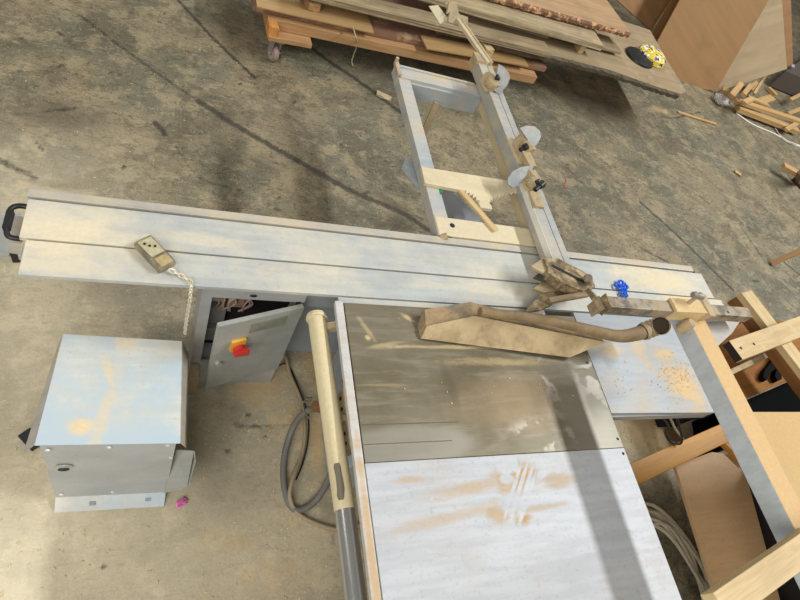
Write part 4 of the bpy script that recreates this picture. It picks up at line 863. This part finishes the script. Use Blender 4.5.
# coil of cable on the floor
cc_ = at(662, 580, 0)
m = MB(); pts = []
for i in range(9 * 30):
    a = i / 30 * 2 * math.pi; k = i / 30; r_ = .29 + .05 * math.sin(k * 2.1) + .02 * math.sin(a * 2 + k * 1.3)
    pts.append(V((cc_.x + math.cos(a) * r_ * .8 + .01 * math.sin(k * 5), cc_.y + math.sin(a) * r_ * 1.15, .03 + .014 * (k % 3) + .012 * math.sin(a * 3 + k * 2))))
m.tube(pts, .0105, 8); tag(m.build('cable_coil', plain('grey_beige_cable', '#c6baa0', .6), smooth=True), 'coil of grey-beige cable on the floor right of the extension table', 'cable coil')
cable('black_lead', [V((2.05, .70, .79)), at(668, 425, .62), at(665, 432, .5), at(671, 442, .45), at(682, 440, .5), V((2.2, .74, .79))], .006, M_black, 'black leads hanging under the outfeed table', 'wire')
cable('grey_lead', [V((2.12, .70, .79)), at(671, 420, .62), at(676, 430, .5), at(684, 440, .4), at(690, 446, .1)], .006, M_zinc, 'pale grey lead hanging beside the black leads under the outfeed table', 'wire')
mo = thing('motor_unit', 'dark greasy motor half hidden below the outfeed table', 'motor', (3.1, .8, 0))
m = MB(); m.tube([(2.92, .92, .20), (3.16, .92, .20)], .09, 24); m.lohi((2.95, .85, 0), (3.12, .99, .12)); m.build('motor_body', M_dark, mo, .006, False)
m = MB(); m.lohi((2.98, .86, .27), (3.08, .94, .32)); m.build('terminal_box', M_body, mo, .004)
# string hanging from the dolly
cable('loose_string', [at(353, 27, .375), at(356, 38, .36), at(357, 45, .20), at(352, 60, .04), at(353, 66, .008)], .005, plain('pale_string', '#b3a588', .8), 'thin pale string hanging off the front of the dolly', 'string')
# paper scrap & shavings
m = MB(); m.box(at(384, 96, .006), (.12, .05, .008), Euler((.1, .05, -.3)).to_matrix()); m.jitter(.006, 2, 3); tag(m.build('paper_scrap', plain('tan_paper', '#b3a37f', .8)), 'small tan paper scrap on the floor in front of the dolly', 'paper')
def red_mark():
    m = MB()
    for a, b in (((562, 172), (566, 180)), ((566, 180), (563, 190)), ((563, 186), (569, 189))):
        m.bar(at(*a, .001), at(*b, .001), .012, .0012)
    o = m.build('red_floor_mark', plain('faded_red_paint', '#8a5446', .9)); tag(o, 'faded red scribble painted on the floor right of the fence', 'floor mark')
red_mark()
m = MB(); rr = random.Random(11)
zones = [((200, 340), (330, 440), 420), ((280, 440), (345, 530), 160), ((0, 420), (340, 600), 260), ((620, 415), (690, 470), 260), ((0, 20), (420, 190), 160), ((480, 120), (740, 260), 160), ((640, 100), (720, 130), 120)]
for (ax0, ay0), (bx0, by0), n in zones:
    for i in range(n):
        p_ = at(rr.uniform(ax0, bx0), rr.uniform(ay0, by0), .002); s_ = rr.uniform(.25, .9) ** 1.5
        if (-.45 < p_.x < .12 and .58 < p_.y < 1.2) or (.09 < p_.x < .52 and 1.0 < p_.y < 1.4) or (.7 < p_.x < 1.5 and .5 < p_.y < 1.2): continue
        m.box(p_ + V((0, 0, .001)), (.013 * s_, .005 * s_, .0018), Euler((rr.uniform(-.3, .3), rr.uniform(-.3, .3), rr.uniform(0, 3.1))).to_matrix())
o = m.build('wood_shavings', plain('pale_shavings', '#d6c093', .8, 0, .25, 3)); o['kind'] = 'stuff'; tag(o, 'fine pale wood shavings scattered over the workshop floor', 'wood shavings')
m = MB()
for (ax0, ay0), (bx0, by0), n in [((650, 345), (705, 408), 170), ((600, 350), (640, 410), 25), ((350, 320), (560, 440), 14)]:
    for i in range(n):
        p_ = at(rr.gauss((ax0 + bx0) / 2, (bx0 - ax0) / 5), rr.gauss((ay0 + by0) / 2, (by0 - ay0) / 5), T + .002); s_ = rr.uniform(.2, .65)
        m.box(p_, (.012 * s_, .005 * s_, .0015), Euler((rr.uniform(-.2, .2), rr.uniform(-.2, .2), rr.uniform(0, 3.1))).to_matrix())
o = m.build('table_shavings', plain('cream_shavings', '#d9c095', .8, 0, .2, 3)); o['kind'] = 'stuff'; tag(o, 'cream wood shavings scattered on the saw tables', 'wood shavings')

# ------------------------------------------------------------------ light
def area(name, loc, target, sx, sy, power, col=(1, 1, 1)):
    l = D.lights.new(name, 'AREA'); l.shape = 'RECTANGLE'; l.size = sx; l.size_y = sy; l.energy = power; l.color = col
    o = D.objects.new(name, l); COL.objects.link(o); o.location = loc
    d = (Vector(target) - Vector(loc)).normalized(); z = -d; y = Vector((0, 1, 0)); x = y.cross(z).normalized(); y = z.cross(x)
    o.rotation_euler = Matrix((x, y, z)).transposed().to_euler(); return o
area('strip_lamp_right', (9.4, 1.0, 9.2), (1.5, 1.0, .8), .40, 7.0, 2150, (.97, .985, 1))
area('high_bay_far', (2.6, 8.5, 5.5), (2, 3, 0), 1.6, 2.5, 170, (1, .95, .87))
area('high_bay_left', (-3.5, 3.0, 5.2), (0, 1, 0), 1.6, 3.5, 90, (1, .97, .92))
area('high_bay_near', (-2.6, -3.2, 4.7), (.3, 1.3, .3), 6, 4, 640, (1, .98, .94))
w = D.worlds.new('world'); SC.world = w; w.use_nodes = True
w.node_tree.nodes['Background'].inputs[0].default_value = (1.0, .94, .84, 1); w.node_tree.nodes['Background'].inputs[1].default_value = .30

# ------------------------------------------------------------------ camera
cd = D.cameras.new('camera'); cam = D.objects.new('camera', cd); COL.objects.link(cam)
cd.sensor_width = 36; cd.lens = F / 800 * 36; cd.clip_start = .02; cd.clip_end = 100
R3 = Matrix((RM.col[0], -RM.col[1], -RM.col[2])).transposed()
cam.matrix_world = Matrix.Translation(CAM) @ R3.to_4x4()
SC.camera = cam
SC.view_settings.view_transform = 'Standard'; SC.view_settings.look = 'None'; SC.view_settings.gamma = 1; SC.view_settings.exposure = -.68
